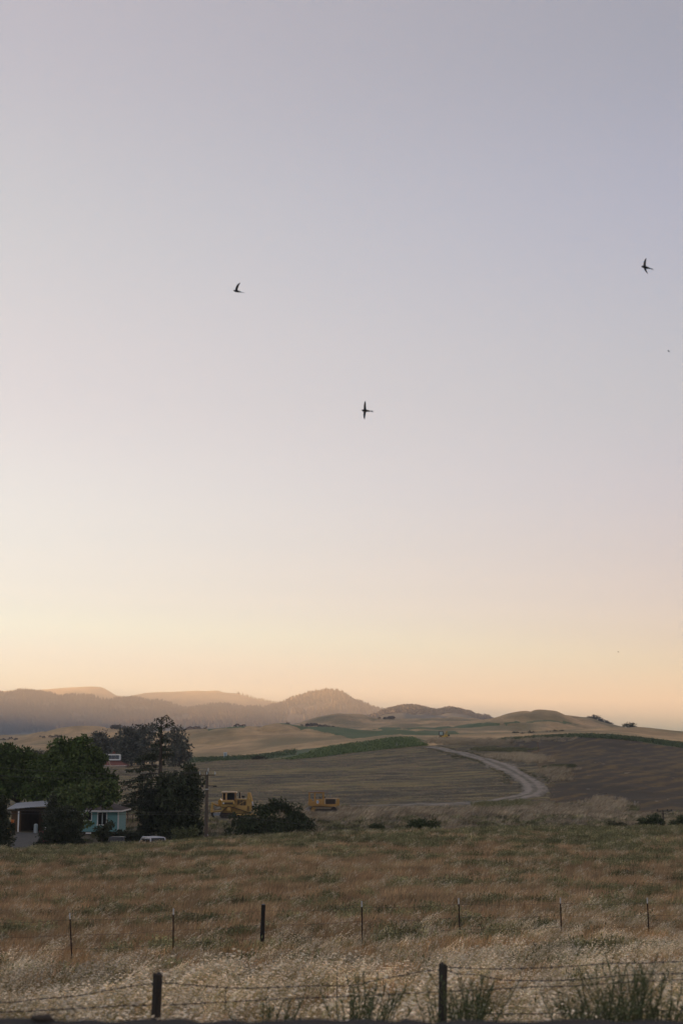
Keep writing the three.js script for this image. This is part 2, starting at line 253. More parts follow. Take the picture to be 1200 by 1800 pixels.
{
  const us = [];
  for (let u = UMIN + 0.002; u < -0.29; u += 0.03) us.push(u);
  for (let i = 0; i <= 560; i++) us.push(-0.285 + (0.57 * i) / 560);
  for (let u = 0.31; u < UMAX - 0.01; u += 0.03) us.push(u);
  const ds = [];
  for (const [a, b, n] of [[8, 20, 20], [20, 130, 80], [130, 230, 46], [230, 500, 120], [500, 760, 90], [760, 1200, 80], [1200, 2300, 60], [2300, 4700, 40], [4700, 6900, 60], [6900, 10490, 46]]) for (let i = 0; i < n; i++) ds.push(a * Math.pow(b / a, i / n));
  ds.push(10490);
  const nu = us.length, pos = [];
  for (const d of ds) for (const u of us) pos.push([u * d, land(u * d, -d), -d]);
  for (let j = 0; j + 1 < ds.length; j++) for (let i = 0; i + 1 < nu; i++) {
    const d = (ds[j] + ds[j + 1]) / 2, u = (us[i] + us[i + 1]) / 2, name = zone(u * d, -d, 600 + 2545 * u, d);
    const zn = (zones[name] ??= { map: new Map(), p: [], c: [], uv: [], idx: [] });
    const v = [j * nu + i, j * nu + i + 1, (j + 1) * nu + i, (j + 1) * nu + i + 1].map((k) => {
      if (!zn.map.has(k)) {
        zn.map.set(k, zn.p.length / 3); const [x, y, z] = pos[k]; zn.p.push(x, y, z); zn.c.push(...tint[name](x, z));
        if (name === 'ploughed_field') zn.uv.push(x / 150, (z + 0.0006 * (x + 10) * (x + 10) + 0.05 * x) / 150);
        else if (name === 'stubble_field') zn.uv.push((x * 0.42 - z * 0.9) / 190, (x * 0.9 + z * 0.42) / 75);
        else { const s = z > -200 ? 4 : z > -800 ? 12 : 60; zn.uv.push(x / s, z / s); }
      }
      return zn.map.get(k);
    });
    zn.idx.push(v[0], v[1], v[2], v[1], v[3], v[2]);
  }
  for (const [name, zn] of Object.entries(zones)) {
    const g = new THREE.BufferGeometry();
    g.setAttribute('position', new THREE.Float32BufferAttribute(zn.p, 3)); g.setAttribute('color', new THREE.Float32BufferAttribute(zn.c, 3)); g.setAttribute('uv', new THREE.Float32BufferAttribute(zn.uv, 2)); g.setIndex(zn.idx); g.computeVertexNormals();
    const field = name.endsWith('field');
    const m = part(null, name, g, new THREE.MeshStandardMaterial({ vertexColors: true, roughness: 1, map: field ? strawTex : grainTex, bumpMap: field ? strawTex : grainTex, bumpScale: field ? 0.04 : 0.06 }));
    put(m, null, null, null, 'structure');
  }
}
{ // the range on the left, outside the picture, that the sun has gone behind
  const line = [V(-2300, 0, 500), V(-1500, 0, -300), V(-1330, 0, -900), V(-1300, 0, -1600), V(-1480, 0, -2400), V(-1800, 0, -3100), V(-2350, 0, -4200), V(-2900, 0, -5500), V(-3300, 0, -7000)], tall = [200, 215, 225, 235, 230, 205, 220, 225, 190], half = 520, p = [], c = [], uv = [], idx = [], n = 90, m = 24, cv = new THREE.CatmullRomCurve3(line);
  for (let i = 0; i <= n; i++) { const a = cv.getPoint(i / n), t = cv.getTangent(i / n), f = (i / n) * 8, k = Math.min(7, Math.floor(f)), h = mixn(tall[k], tall[k + 1], f - k); for (let j = 0; j <= m; j++) { const s = (j / m) * 2 - 1, x = a.x - t.z * s * half, z = a.z + t.x * s * half, q = Math.cos((s * Math.PI) / 2) ** 2; p.push(x, -15 + q * (h + 22 * fbm(x / 160, z / 160, 4)), z); c.push(...tint.mountains(x, z)); uv.push(x / 60, z / 60); if (i && j) { const o = (i - 1) * (m + 1) + j - 1, r = o + m + 1; idx.push(o, r, o + 1, o + 1, r, r + 1); } } }
  const g = new THREE.BufferGeometry(); g.setAttribute('position', new THREE.Float32BufferAttribute(p, 3)); g.setAttribute('color', new THREE.Float32BufferAttribute(c, 3)); g.setAttribute('uv', new THREE.Float32BufferAttribute(uv, 2)); g.setIndex(idx); g.computeVertexNormals();
  put(part(null, 'side_range', g, new THREE.MeshStandardMaterial({ vertexColors: true, roughness: 1, map: grainTex })), null, null, null, 'structure');
}
const BEND = (() => { let b = 0, m = -1e9; roadPts.forEach((p, i) => { if (p.x > m) { m = p.x; b = i / 260; } }); return b; })();  // where the track swings round
{ // farm track of pale dust with two wheel ruts, winding up the field
  const n = 260, across = [-1.9, -1.5, -1.0, -0.55, -0.15, 0.3, 0.7, 1.15, 1.55, 2.0], p = [], c = [], uv = [], idx = [];
  for (let i = 0; i <= n; i++) {
    const a = roadPts[i], t = roadCurve.getTangentAt(i / n), nx = -t.z, nz = t.x, l = Math.hypot(nx, nz), near = i / n, w = 1.15 * smooth(-0.02, 0.08, near) * (1 + 0.95 * Math.exp(-((near - BEND) ** 2) / 0.004)) * mixn(1.1, 0.8, near);
    across.forEach((s, k) => {
      const x = a.x + (nx / l) * s * w * (1 + 0.22 * n2(i / 5, k)), z = a.z + (nz / l) * s * w * (1 + 0.22 * n2(i / 5, k)), rut = k === 2 || k === 7, rim = k === 0 || k === 9;
      p.push(x, land(x, z) + (rim ? 0.0 : rut ? 0.13 : 0.2), z); uv.push(x / 5, z / 5);
      const dust = [0.31, 0.275, 0.228], worn = [0.13, 0.12, 0.085], q = n2(x / 3, z / 6);
      c.push(...mixc(dust, worn, (k === 4 || k === 5 ? 0.95 : rim ? 0.9 : k === 1 || k === 8 ? 0.45 : 0) + 0.7 * q + 0.2 * n2(x / 9, z / 14) + 0.5 * (1 - smooth(0.02, 0.15, near))));
    });
    if (i) for (let k = 0; k + 1 < across.length; k++) { const o = (i - 1) * across.length + k, q = o + across.length; idx.push(o, o + 1, q, o + 1, q + 1, q); }
  }
  const g = new THREE.BufferGeometry(); g.setAttribute('position', new THREE.Float32BufferAttribute(p, 3)); g.setAttribute('color', new THREE.Float32BufferAttribute(c, 3)); g.setAttribute('uv', new THREE.Float32BufferAttribute(uv, 2)); g.setIndex(idx); g.computeVertexNormals();
  put(part(null, 'dirt_road', g, new THREE.MeshStandardMaterial({ vertexColors: true, roughness: 1, map: grainTex, bumpMap: grainTex, bumpScale: 0.05 })), null, null, null, 'structure');
}
{ // the asphalt that the camera stands on; its broken edge just shows along the foot of the picture
  const s = new THREE.Shape(), e = [];
  for (let x = -40; x <= 40; x += 0.08) e.push([x, 9.17 - 0.012 * x + 0.06 * n2(x * 0.7, 2) + 0.07 * n2(x * 3, 4) + 0.03 * n2(x * 11, 8)]);
  s.moveTo(-40, -25); s.lineTo(40, -25); for (const [x, y] of e.reverse()) s.lineTo(x, y); s.closePath();
  const g = new THREE.ExtrudeGeometry(s, { depth: 0.12, bevelEnabled: false }); g.rotateX(-Math.PI / 2); g.translate(0, -0.12, 0);
  put(part(null, 'asphalt_road', g, M(0.016, 0.0158, 0.0155, 1, { map: grainTex, bumpMap: grainTex, bumpScale: 0.01 })), null, null, null, 'structure');
}

// ------------------------------------------------------------------ leaf and blade soup
class Soup {
  constructor() { this.p = []; this.c = []; }
  tri(a, b, c, col) { this.p.push(a.x, a.y, a.z, b.x, b.y, b.z, c.x, c.y, c.z); for (let k = 0; k < 3; k++) this.c.push(...col); }
  quad(a, b, c, d, col) { this.tri(a, b, c, col); this.tri(a, c, d, col); }
  leaf(o, dir, side, l, w, col) { const m = o.clone().addScaledVector(dir, l * 0.45), t = o.clone().addScaledVector(dir, l); this.quad(o, m.clone().addScaledVector(side, w / 2), t, m.clone().addScaledVector(side, -w / 2), col); }
  blade(o, lean, h, w, col, bend = 0.5) {                          // a grass blade: three faces, bent over towards lean
    const a = rnd() * 6.283, s = V(Math.cos(a) * w / 2, 0, Math.sin(a) * w / 2), m = o.clone().add(V(lean.x * 0.35, h * 0.6, lean.z * 0.35)), t = o.clone().add(V(lean.x, h * (1 - 0.15 * bend), lean.z));
    const s2 = s.clone().multiplyScalar(0.75);
    this.quad(o.clone().sub(s), o.clone().add(s), m.clone().add(s2), m.clone().sub(s2), col); this.tri(m.clone().sub(s2), m.clone().add(s2), t, col);
    return t;
  }
  geo() { const g = new THREE.BufferGeometry(); g.setAttribute('position', new THREE.Float32BufferAttribute(this.p, 3)); g.setAttribute('color', new THREE.Float32BufferAttribute(this.c, 3)); return g; }
}
const ranDir = () => { const z = rr(-1, 1), a = rr(0, 6.283), s = Math.sqrt(1 - z * z); return V(s * Math.cos(a), z, s * Math.sin(a)); };
const vary = (c, a = 0.25) => { const k = 1 + rr(-a, a), h = rr(-0.06, 0.06); return [c[0] * k * (1 + h), c[1] * k, c[2] * k * (1 - h)]; };
const leafMat = new THREE.MeshStandardMaterial({ vertexColors: true, roughness: 0.75, side: THREE.DoubleSide });
const grassMat = new THREE.MeshStandardMaterial({ vertexColors: true, roughness: 0.85, side: THREE.DoubleSide });
const barkMat = M(0.075, 0.06, 0.048, 0.95, { map: barkTex, bumpMap: barkTex, bumpScale: 0.02 });

// clumps of leaves through an ellipsoid: sub-clumps towards its skin, with gaps
function foliage(soup, c, r, n, size, col, gap = -0.35, droop = 0) {
  const subs = Math.max(5, Math.round(n / 55)), off = rnd() * 50;
  for (let k = 0; k < subs; k++) {
    const dir = ranDir(), q = Math.pow(rnd(), 0.4) * (0.82 + 0.35 * n3(dir.x * 1.6 + off, dir.y * 1.6, dir.z * 1.6)), sc = V(c.x + dir.x * r.x * q, c.y + dir.y * r.y * q, c.z + dir.z * r.z * q);
    const sr = rr(0.2, 0.38) * Math.min(r.x, r.y, r.z) + size, tone = vary(col, 0.18), m = Math.round((n / subs) * rr(0.6, 1.4));
    for (let i = 0; i < m; i++) {
      const d2 = ranDir(), e = Math.pow(rnd(), 0.5), p = V(sc.x + d2.x * sr * e * 1.15, sc.y + d2.y * sr * e * 0.75, sc.z + d2.z * sr * e * 1.15);
      if (n3(p.x * 0.9 + off, p.y * 0.9, p.z * 0.9) < gap) continue;
      const dr = d2.clone().add(ranDir().multiplyScalar(0.9)); dr.y -= droop; dr.normalize();
      const sd = V(0, 0, 0).crossVectors(dr, ranDir()).normalize();
      soup.leaf(p, dr, sd, size * rr(0.7, 1.4), size * rr(0.45, 0.8), vary(tone, 0.22));
    }
  }
}
// a broadleaf tree: blobs given as photo pixels [cx, cy, rx, ry, depth offset] round a trunk that stands at [px, depth]
function tree(name, label, category, grp, [bpx, d], blobs, { leaves = 5000, size = 0.3, col = [0.05, 0.075, 0.022], gap = -0.35, trunk = 0.28, stems = 1, droop = 0.1, bark = barkMat, grow = 1.12 } = {}) {
  const base = ground(bpx, d), g = group(name, base), s = new Soup(), s1 = mpp(d);
  const area = blobs.reduce((a, b) => a + b[2] * b[3], 0), bs = blobs.map(([cx, cy, rx, ry, dz = 0]) => { const p = at(cx, cy, d).sub(base); p.z += dz; return { p, r: V(rx * s1 * grow, ry * s1 * grow, Math.max(rx, ry) * s1 * 0.9), n: (leaves * rx * ry) / area }; });
  for (const b of bs) foliage(s, b.p, b.r, b.n, size, col, gap, droop);
  for (const b of bs.slice()) for (let k = 0; k < 4; k++) { const a = rr(-0.4, Math.PI + 0.4), q = rr(0.8, 1.08); foliage(s, b.p.clone().add(V(Math.cos(a) * b.r.x * q, Math.sin(a) * b.r.y * q, rr(-0.5, 0.7) * b.r.z)), b.r.clone().multiplyScalar(rr(0.16, 0.34)), b.n * 0.07, size, col, gap, droop); }
  const limbs = [];
  for (let k = 0; k < stems; k++) {
    const off = stems > 1 ? V(rr(-1, 1) * trunk * 4, 0, rr(-1, 1) * trunk * 4) : V(0, 0, 0);
    const low = bs.reduce((m, b) => Math.min(m, b.p.y - b.r.y * 0.3), 1e9), fork = off.clone().add(V(rr(-0.3, 0.3), Math.max(0.6, low * 0.8), rr(-0.3, 0.3)));
    limbs.push(bar(off.clone().add(V(0, -0.3, 0)), fork, trunk * 1.25, 8, trunk * 0.85));
    for (const b of bs) limbs.push(tube([fork.clone().lerp(off, 0.15), fork.clone().lerp(b.p, 0.5).add(V(rr(-0.3, 0.3), rr(0, 0.5), rr(-0.3, 0.3))), b.p.clone().add(V(0, b.r.y * 0.4, 0))], trunk * 0.28, 8, 5));
  }
  part(g, 'trunk', limbs, bark); part(g, 'crown', s.geo(), leafMat);
  return put(g, label, category, grp);
}

// ------------------------------------------------------------------ foreground grass
function oatClump(n, h0, h1, w, spread, windX, cols, heads) {      // wild oats blown to the right: thin stalks and nodding pale heads
  const s = new Soup();
  for (let i = 0; i < n; i++) {
    const a = rr(0, 6.283), q = Math.sqrt(rnd()) * spread, o = V(Math.cos(a) * q, -0.05, Math.sin(a) * q), h = rr(h0, h1), lean = V(h * (windX + 0.22 * gauss()), 0, h * 0.2 * gauss()), col = vary(cols[(rnd() * cols.length) | 0], 0.2);
    const t = s.blade(o, lean, h, w * rr(0.7, 1.2), col);
    if (heads && rnd() < heads) { const pale = vary([0.84, 0.72, 0.53], 0.2); for (let k = 0; k < 3; k++) { const e = t.clone().add(V(-lean.x * 0.12 * k, -h * 0.07 * k, 0)), dr = V(0.75 + 0.5 * gauss(), 0.25 - 0.6 * rnd(), 0.5 * gauss()).normalize(); s.leaf(e, dr, V(0, 0, 0).crossVectors(dr, ranDir()).normalize(), w * rr(5, 9), w * rr(2.2, 3.6), pale); } }
  }
  return s.geo();
}
function forbClump(n, h0, h1, size, spread, cols) {                // low grey-green weeds
  const s = new Soup();
  for (let i = 0; i < n; i++) {
    const a = rr(0, 6.283), q = Math.sqrt(rnd()) * spread, h = rr(h0, h1), o = V(Math.cos(a) * q, 0, Math.sin(a) * q), col = vary(cols[(rnd() * cols.length) | 0], 0.22), t = s.blade(o, V(0.1 * gauss() + 0.06, 0, 0.1 * gauss()), h, size * 0.22, col);
    for (let k = 0; k < 4; k++) { const p = o.clone().lerp(t, rr(0.35, 1)), dr = ranDir(); dr.y = Math.abs(dr.y) * 0.7 + 0.1; dr.normalize(); s.leaf(p, dr, V(0, 0, 0).crossVectors(dr, ranDir()).normalize(), size * rr(0.7, 1.3), size * rr(0.25, 0.5), vary(col, 0.2)); }
  }
  return s.geo();
}
const straw = [[0.603, 0.521, 0.254], [0.685, 0.612, 0.315], [0.493, 0.412, 0.190], [0.411, 0.325, 0.146]];
const brown = [[0.413, 0.300, 0.170], [0.514, 0.380, 0.220], [0.333, 0.245, 0.136], [0.449, 0.287, 0.159]];
const sage = [[0.209, 0.207, 0.102], [0.260, 0.247, 0.128], [0.162, 0.172, 0.077]];
const green = [[0.069, 0.094, 0.033], [0.100, 0.121, 0.044], [0.125, 0.132, 0.061]];
const kinds = {
  dry_oat_grass: [oatClump(42, 0.38, 0.86, 0.0085, 0.28, 0.6, straw, 0.8), oatClump(42, 0.32, 0.74, 0.0085, 0.28, 0.5, straw, 0.75), oatClump(46, 0.25, 0.5, 0.008, 0.32, 0.62, straw, 0.45)],
  brown_meadow_grass: [oatClump(60, 0.22, 0.46, 0.012, 0.46, 0.2, brown, 0), oatClump(60, 0.2, 0.42, 0.013, 0.46, 0.28, brown, 0), oatClump(54, 0.25, 0.5, 0.012, 0.44, 0.15, brown, 0)],
  sage_weeds: [forbClump(34, 0.18, 0.42, 0.075, 0.42, sage), forbClump(34, 0.2, 0.48, 0.08, 0.4, sage)],
  green_grass_tufts: [oatClump(60, 0.25, 0.6, 0.011, 0.3, 0.25, green, 0), forbClump(30, 0.2, 0.4, 0.07, 0.35, green)],
};
const spots = { dry_oat_grass: [[], [], []], brown_meadow_grass: [[], [], []], sage_weeds: [[], []], green_grass_tufts: [[], []] };
{
  const drop = (kind, x, z, s, c) => { const v = spots[kind][(rnd() * spots[kind].length) | 0]; v.push([x, land(x, z) - 0.02, z, s, c]); };
  for (let d = 9.7; d < 127;) {
    const step = d < 22 ? 0.24 : d < 50 ? 0.26 : 0.34;
    for (let x = -0.32 * d - 1; x < 0.32 * d + 1; x += step) {
      if (d < 14.5 && rnd() < 0.55) continue;
      const X = x + rr(-step, step) * 0.6, Z = -d + rr(-step, step) * 0.6, D = -Z, px = 600 + 2545 * (X / D);
      if (D > 114 && inside(P_drive, X, Z)) continue;
      const patch = fbm(X / 5, Z / 3.4, 3), wide = fbm(X / 16 + 40, Z / 7, 3), fine = n2(X / 1.3, Z / 1.1);
      const oatEdge = mixn(42, 52, smooth(200, 900, px)) + 6 * fbm(X / 4, 3.3, 2), oat = 1 - smooth(oatEdge - 11, oatEdge + 7, D + 8 * fine + 7 * patch);
      const tuft = 0.5 + 0.5 * n2(X / 0.9 + 31, Z / 1.4), big = smooth(-0.5, 0.7, fbm(X / 2.3 + 5, Z / 2.3, 2)), lum = (1 + 0.34 * wide + 0.24 * fine) * rr(0.6, 1.35) * (0.7 + 0.5 * tuft);
      if (tuft < 0.22 && rnd() < 0.7) continue;
      if (D < 14.5) drop('brown_meadow_grass', X, Z, rr(0.4, 0.6), [1.5, 1.5, 1.5]);
      else if (rnd() < oat) {
        if (patch + 0.3 * fine > 0.52) drop(rnd() < 0.55 ? 'green_grass_tufts' : 'sage_weeds', X, Z, rr(0.7, 1.1), [lum, lum, lum]);
        else if (patch < -0.28 && rnd() < 0.75) drop('brown_meadow_grass', X, Z, rr(0.9, 1.3), [lum * 1.15, lum * 1.1, lum]);
        else drop('dry_oat_grass', X, Z, (rr(0.4, 0.8) + 0.65 * big * big) * mixn(1, 0.62, smooth(24, 38, D)), [lum, lum * (1 - 0.03 * wide), lum * (1 - 0.05 * wide)]);
      } else {
        const g = fbm(X / 9 + 70, Z / 5 - 20, 3) + 0.3 * fine + 0.42 * smooth(84, 118, D) - 0.1 + 0.2 * smooth(600, 1100, px) * smooth(70, 90, D);
        if (g > 0.33 && rnd() < 0.85) drop(rnd() < 0.8 ? 'sage_weeds' : 'green_grass_tufts', X, Z, rr(0.8, 1.25), [lum, lum, lum]);
        else { const red = fbm(X / 12 - 30, Z / 6, 2), pale = smooth(0.25, 0.6, fbm(X / 6 + 11, Z / 3, 2)); drop('brown_meadow_grass', X, Z, rr(0.55, 0.95) + 0.6 * tuft * big, [lum * (1 + 0.05 * red + 0.18 * pale), lum * (1 + 0.2 * pale), lum * (1 + 0.24 * pale)]); if (rnd() < 0.06) drop('dry_oat_grass', X, Z, rr(0.6, 0.9), [0.8, 0.8, 0.8]); }
      }
    }
    d += step * (d < 50 ? 1 : 1.15);
  }
}
function scatter(name, geo, list, label, category) {
  const m = new THREE.InstancedMesh(geo, grassMat, list.length), o = new THREE.Object3D();
  list.forEach(([x, y, z, s, c, ry], i) => { o.position.set(x, y, z); o.rotation.set(0, ry ?? rr(-0.5, 0.5), 0); o.scale.set(s, s * rr(0.85, 1.15), s); o.updateMatrix(); m.setMatrixAt(i, o.matrix); m.setColorAt(i, RGB(...c)); });
  m.name = name; m.castShadow = m.receiveShadow = true;
  return put(m, label, category, null, 'stuff');
}
const grassWords = {
  dry_oat_grass: ['pale dry wild oats leaning in the wind along the fences', 'grass'],
  brown_meadow_grass: ['short reddish brown dry grass across the sloping meadow', 'grass'],
  sage_weeds: ['low grey green weeds in streaks through the brown meadow', 'weeds'],
  green_grass_tufts: ['fresh green tufts scattered among the dry oats', 'grass'],
};
for (const [kind, geos] of Object.entries(kinds)) geos.forEach((g, i) => scatter(kind, g, spots[kind][i], grassWords[kind][0], grassWords[kind][1]));

console.log('grass', Object.values(spots).flat().map((l) => l.length).join(' '));
// ------------------------------------------------------------------ straw, verges and banks further off
{
  const tall = [oatClump(70, 0.6, 1.15, 0.03, 0.7, 0.5, [[0.44, 0.375, 0.255], [0.30, 0.248, 0.16], [0.6, 0.52, 0.38], [0.17, 0.14, 0.09]], 0), oatClump(70, 0.5, 1.0, 0.032, 0.75, 0.62, [[0.37, 0.31, 0.21], [0.2, 0.165, 0.11], [0.55, 0.47, 0.34]], 0)];
  const low = [forbClump(40, 0.25, 0.6, 0.16, 0.7, sage), forbClump(40, 0.2, 0.5, 0.16, 0.7, green)];
  const T = [[], []], L = [[], []];
  const dropT = (x, z, s, c) => T[(rnd() * 2) | 0].push([x, land(x, z) - 0.03, z, s, c]), dropL = (x, z, s, c, k) => L[k].push([x, land(x, z) - 0.02, z, s, c]);
  // the bank between the meadow and the field
  for (let d = 132; d < 232; d += 0.85) for (let x = -0.17 * d; x < 0.27 * d; x += 0.85) {
    const X = x + rr(-0.5, 0.5), D = d + rr(-0.5, 0.5), px = 600 + 2555 * (X / D);
    if (inside(P_yard, X, -D) && D < 172) { if (rnd() < 0.25) dropL(X, -D, rr(0.5, 0.9), [0.8, 0.8, 0.8], 1); continue; }
    if (px > 1120 && D > 205) continue;
    if (px > 610 && px < 960 && D > 217) continue;
    const band = smooth(176, 186, D) * (1 - smooth(mixn(218, 206, smooth(600, 680, px)), mixn(228, 215, smooth(600, 680, px)), D)) * smooth(360, 430, px) * (1 - smooth(1020, 1110, px)), q = fbm(X / 7 + 3, D / 9, 3), k = (1 + 0.45 * n2(X / 4, D / 5)) * rr(0.6, 1.25);
    if (px > 360 && px < 450 && D > 186 && D < 214) continue;
    if (px > 535 && px < 600 && D > 205 && D < 219) continue;
    const low = (px > 360 && px < 450 && D > 165 && D < 200) || (px > 540 && px < 600 && D > 198 && D < 206) ? 0.6 : 1;
    const mound = Math.exp(-(((px - 575) / 45) ** 2) - (((D - 196) / 9) ** 2));
    const tracks = Math.exp(-(((D - 171 - 3 * n2(X / 25, 9)) / 4) ** 2));
    if (rnd() < (0.30 + 0.62 * band + 0.3 * mound) * (1 - 0.8 * tracks) && q > -0.45 - 0.4 * band) dropT(X, -D, rr(0.65, 1.1) * (0.75 + 0.35 * band + 0.25 * mound) * low, [k, k, k]);
    else if (q < -0.05 && rnd() < 0.6 * (1 - 0.7 * tracks)) dropL(X, -D, rr(0.6, 1.1), [k, k, k], rnd() < 0.6 ? 0 : 1);
  }
  // grey-green grass where the road bends
  for (let i = 0; i < 420; i++) { const p = hit(rr(845, 930) + 20 * gauss(), 1417 + 6 * gauss(), 190); if (roadDist(p.x, p.z) > 2.6) dropL(p.x, p.z, rr(0.7, 1.2), [1, 1, 1], 0); }
  // verges of the farm road
  for (let i = 90; i < 260; i++) for (let k = 0; k < 5; k++) {
    const a = roadPts[i], t = roadCurve.getTangentAt(i / 260), l = Math.hypot(t.x, t.z), s = (k % 2 ? 1 : -1) * (rr(2.2, 3.4) + (i < 110 ? 1.5 : 0)), x = a.x - (t.z / l) * s, z = a.z + (t.x / l) * s;
    if (rnd() < 0.5) dropT(x, z, rr(0.25, 0.5), [0.85, 0.85, 0.85]); else dropL(x, z, rr(0.3, 0.55), [0.8, 0.8, 0.8], 1);
  }
  // pale grass drifts to the right of the road and round the digger: [px, py, half width px, half height px, count, size]
  for (const [cx, cy, wx, wy, n, s, k] of [[900, 1331, 34, 4, 260, 1.0, 1.1], [930, 1335, 26, 5, 240, 1.1, 1.15], [865, 1330, 30, 3, 160, 0.9, 1], [975, 1357, 22, 5, 150, 1.0, 0.95], [985, 1369, 14, 4, 60, 0.9, 0.95], [815, 1305, 50, 3, 380, 1.3, 1.0], [790, 1302, 24, 3, 240, 1.2, 1.1], [850, 1307, 40, 3, 240, 1.2, 0.85], [930, 1300, 60, 3, 120, 1, 1], [1060, 1413, 30, 8, 150, 0.8, 1.05], [1085, 1420, 16, 7, 70, 0.8, 1.15], [960, 1420, 50, 6, 120, 0.8, 0.8], [1020, 1432, 70, 5, 200, 0.9, 0.9], [470, 1338, 40, 2, 60, 0.8, 1]]) for (let i = 0; i < n; i++) { const p = hit(cx + wx * gauss(), cy + wy * gauss(), 190); if (roadDist(p.x, p.z) > 2.8) dropT(p.x, p.z, s * rr(0.7, 1.2), [k, k, k]); }
  for (const [cx, cy, wx, wy, n, s, k] of [[985, 1349, 24, 2.5, 110, 1.1, 1], [880, 1319, 45, 2.5, 150, 1.2, 0], [820, 1330, 30, 5, 60, 0.7, 1], [905, 1318, 20, 1.5, 50, 1.2, 1]]) for (let i = 0; i < n; i++) { const p = hit(cx + wx * gauss(), cy + wy * gauss(), 190); if (roadDist(p.x, p.z) > 2.8) dropL(p.x, p.z, s * rr(0.7, 1.2), [0.8, 0.8, 0.8], k); }
  tall.forEach((g, i) => scatter('tall_dry_grass', g, T[i], 'tall wind-blown straw grass along the bank and the farm road', 'grass'));
  low.forEach((g, i) => scatter('bank_weeds', g, L[i], 'low green weeds on the bank below the ploughed field', 'weeds'));
  // cut straw left standing in the furrows, thicker along some rows
  const bit = new Soup(); for (let i = 0; i < 14; i++) bit.blade(V(rr(-0.9, 0.9), 0, rr(-0.25, 0.25)), V(rr(-0.2, 0.3), 0, rr(-0.15, 0.15)), rr(0.1, 0.22), 0.05, vary([0.40, 0.335, 0.245], 0.35));
  const B = [];
  for (let n = 0; n < 70000; n++) {
    const D = Math.sqrt(rr(226 * 226, 500 * 500)), X = D * rr(-0.17, 0.29), px = 600 + 2550 * (X / D), z = zone(X, -D, px, D);
    if (!z.endsWith('field') || roadDist(X, -D) < 2.6) continue;
    const right = z === 'stubble_field', row = right ? (X * 0.9 - D * 0.42) / 2.6 : (D + 0.00035 * (X + 10) * (X + 10)) / 4.2, thick = 0.5 + 0.5 * Math.sin(row * 6.283), patch = fbm(right ? X / 9 : X / 16, right ? D / 40 : D / 9, 3);
    if (0.35 * thick + 0.6 * patch + rnd() > (right ? 1.6 : 0.98)) B.push([X, land(X, -D), -D, rr(0.7, 1.3), [1, 1, 1], right ? rr(0.9, 1.3) : rr(-0.25, 0.25)]);
  }
  scatter('field_straw', bit.geo(), B, 'pale cut straw lying in rows on the ploughed field', 'straw');
}
// ------------------------------------------------------------------ vineyards: every row is a hedge of leaves
{
  const vineRow = (pts, n, size, col, h) => {
    const s = new Soup(), curve = new THREE.CatmullRomCurve3(pts);
    for (let i = 0; i < n; i++) { const p = curve.getPoint(rnd()), y = land(p.x, p.z), lump = 0.9 + 0.22 * n2(p.x / 2.2, p.z / 2.2); const o = V(p.x + 0.35 * gauss(), y + h * lump * Math.pow(rnd(), 0.7), p.z + 0.35 * gauss()), dr = ranDir(); s.leaf(o, dr, V(0, 0, 0).crossVectors(dr, ranDir()).normalize(), size * rr(0.7, 1.3), size * rr(0.5, 0.9), vary(col, 0.3)); }
    return s.geo();
  };
  const edge = (list, px) => lookup(list.flat(), px);
  const field = (label, low, high, x0, x1, rowsN, n, col, d0) => {
    const g = group('vineyard');
    for (let r = 0; r < rowsN; r++) {
      const t = r / (rowsN - 1), pts = [], a = x0(t), b = x1(t);
      for (let k = 0; k <= 14; k++) { const px = mixn(a, b, k / 14); pts.push(hit(px, mixn(edge(low, px), edge(high, px), t), d0)); }
      part(g, 'vine_row', vineRow(pts, Math.round(1.4 * n * (b - a)), 0.5, col, 0.5), leafMat);
    }
    put(g, label, 'vineyard');
  };
  field('green vineyard wedge running down left of the dirt road', [[470, 1338], [540, 1333], [600, 1326], [660, 1319], [700, 1315], [752, 1310.5]], [[500, 1330], [550, 1319], [600, 1310], [650, 1304], [705, 1297], [735, 1299], [752, 1303]], (t) => mixn(480, 560, t), (t) => mixn(752, 730, t), 13, 4.2, [0.13, 0.185, 0.06], 440);
  field('dark green vineyard band along the crest of the right field', [[868, 1302], [930, 1299], [1000, 1296], [1060, 1298], [1120, 1303], [1240, 1318]], [[868, 1300], [950, 1294.5], [1020, 1291.5], [1080, 1293.5], [1150, 1300.5], [1240, 1309.5]], (t) => 870 + 14 * t, () => 1236, 8, 3.4, [0.08, 0.115, 0.045], 440);
  field('thin green vineyard strip behind the small white shed', [[326, 1340.5], [400, 1336.5], [478, 1333], [520, 1326]], [[326, 1333], [400, 1331], [460, 1327], [520, 1319]], () => 328, () => 520, 6, 3, [0.075, 0.115, 0.04], 440);
}

// ------------------------------------------------------------------ trees
const dark = [0.03, 0.04, 0.013], walnut = [0.065, 0.1, 0.02], fresh = [0.08, 0.115, 0.03], evergreen = [0.024, 0.034, 0.014], dusk = [0.026, 0.032, 0.02];
tree('walnut_tree', 'large dark walnut tree at the left edge behind the carport', 'tree', null, [28, 176], [[-40, 1358, 46, 48], [2, 1338, 32, 30, 1], [40, 1358, 36, 36], [5, 1385, 45, 27, 2], [58, 1386, 34, 24, 1.5], [10, 1320, 18, 12], [48, 1330, 18, 12]], { leaves: 15000, size: 0.38, col: walnut, trunk: 0.35, grow: 0.98 });
tree('walnut_tree', 'tallest broad walnut tree, rising behind the turquoise house', 'tree', null, [128, 172], [[110, 1334, 30, 30], [142, 1328, 28, 25, 1], [160, 1344, 24, 28], [178, 1366, 17, 24], [130, 1366, 46, 34, 2], [92, 1360, 28, 32, 1], [105, 1309, 12, 7], [138, 1306, 15, 7], [164, 1323, 11, 8], [195, 1376, 7, 14], [70, 1395, 30, 16, 1]], { leaves: 21000, size: 0.38, col: walnut, trunk: 0.42, grow: 0.98 });
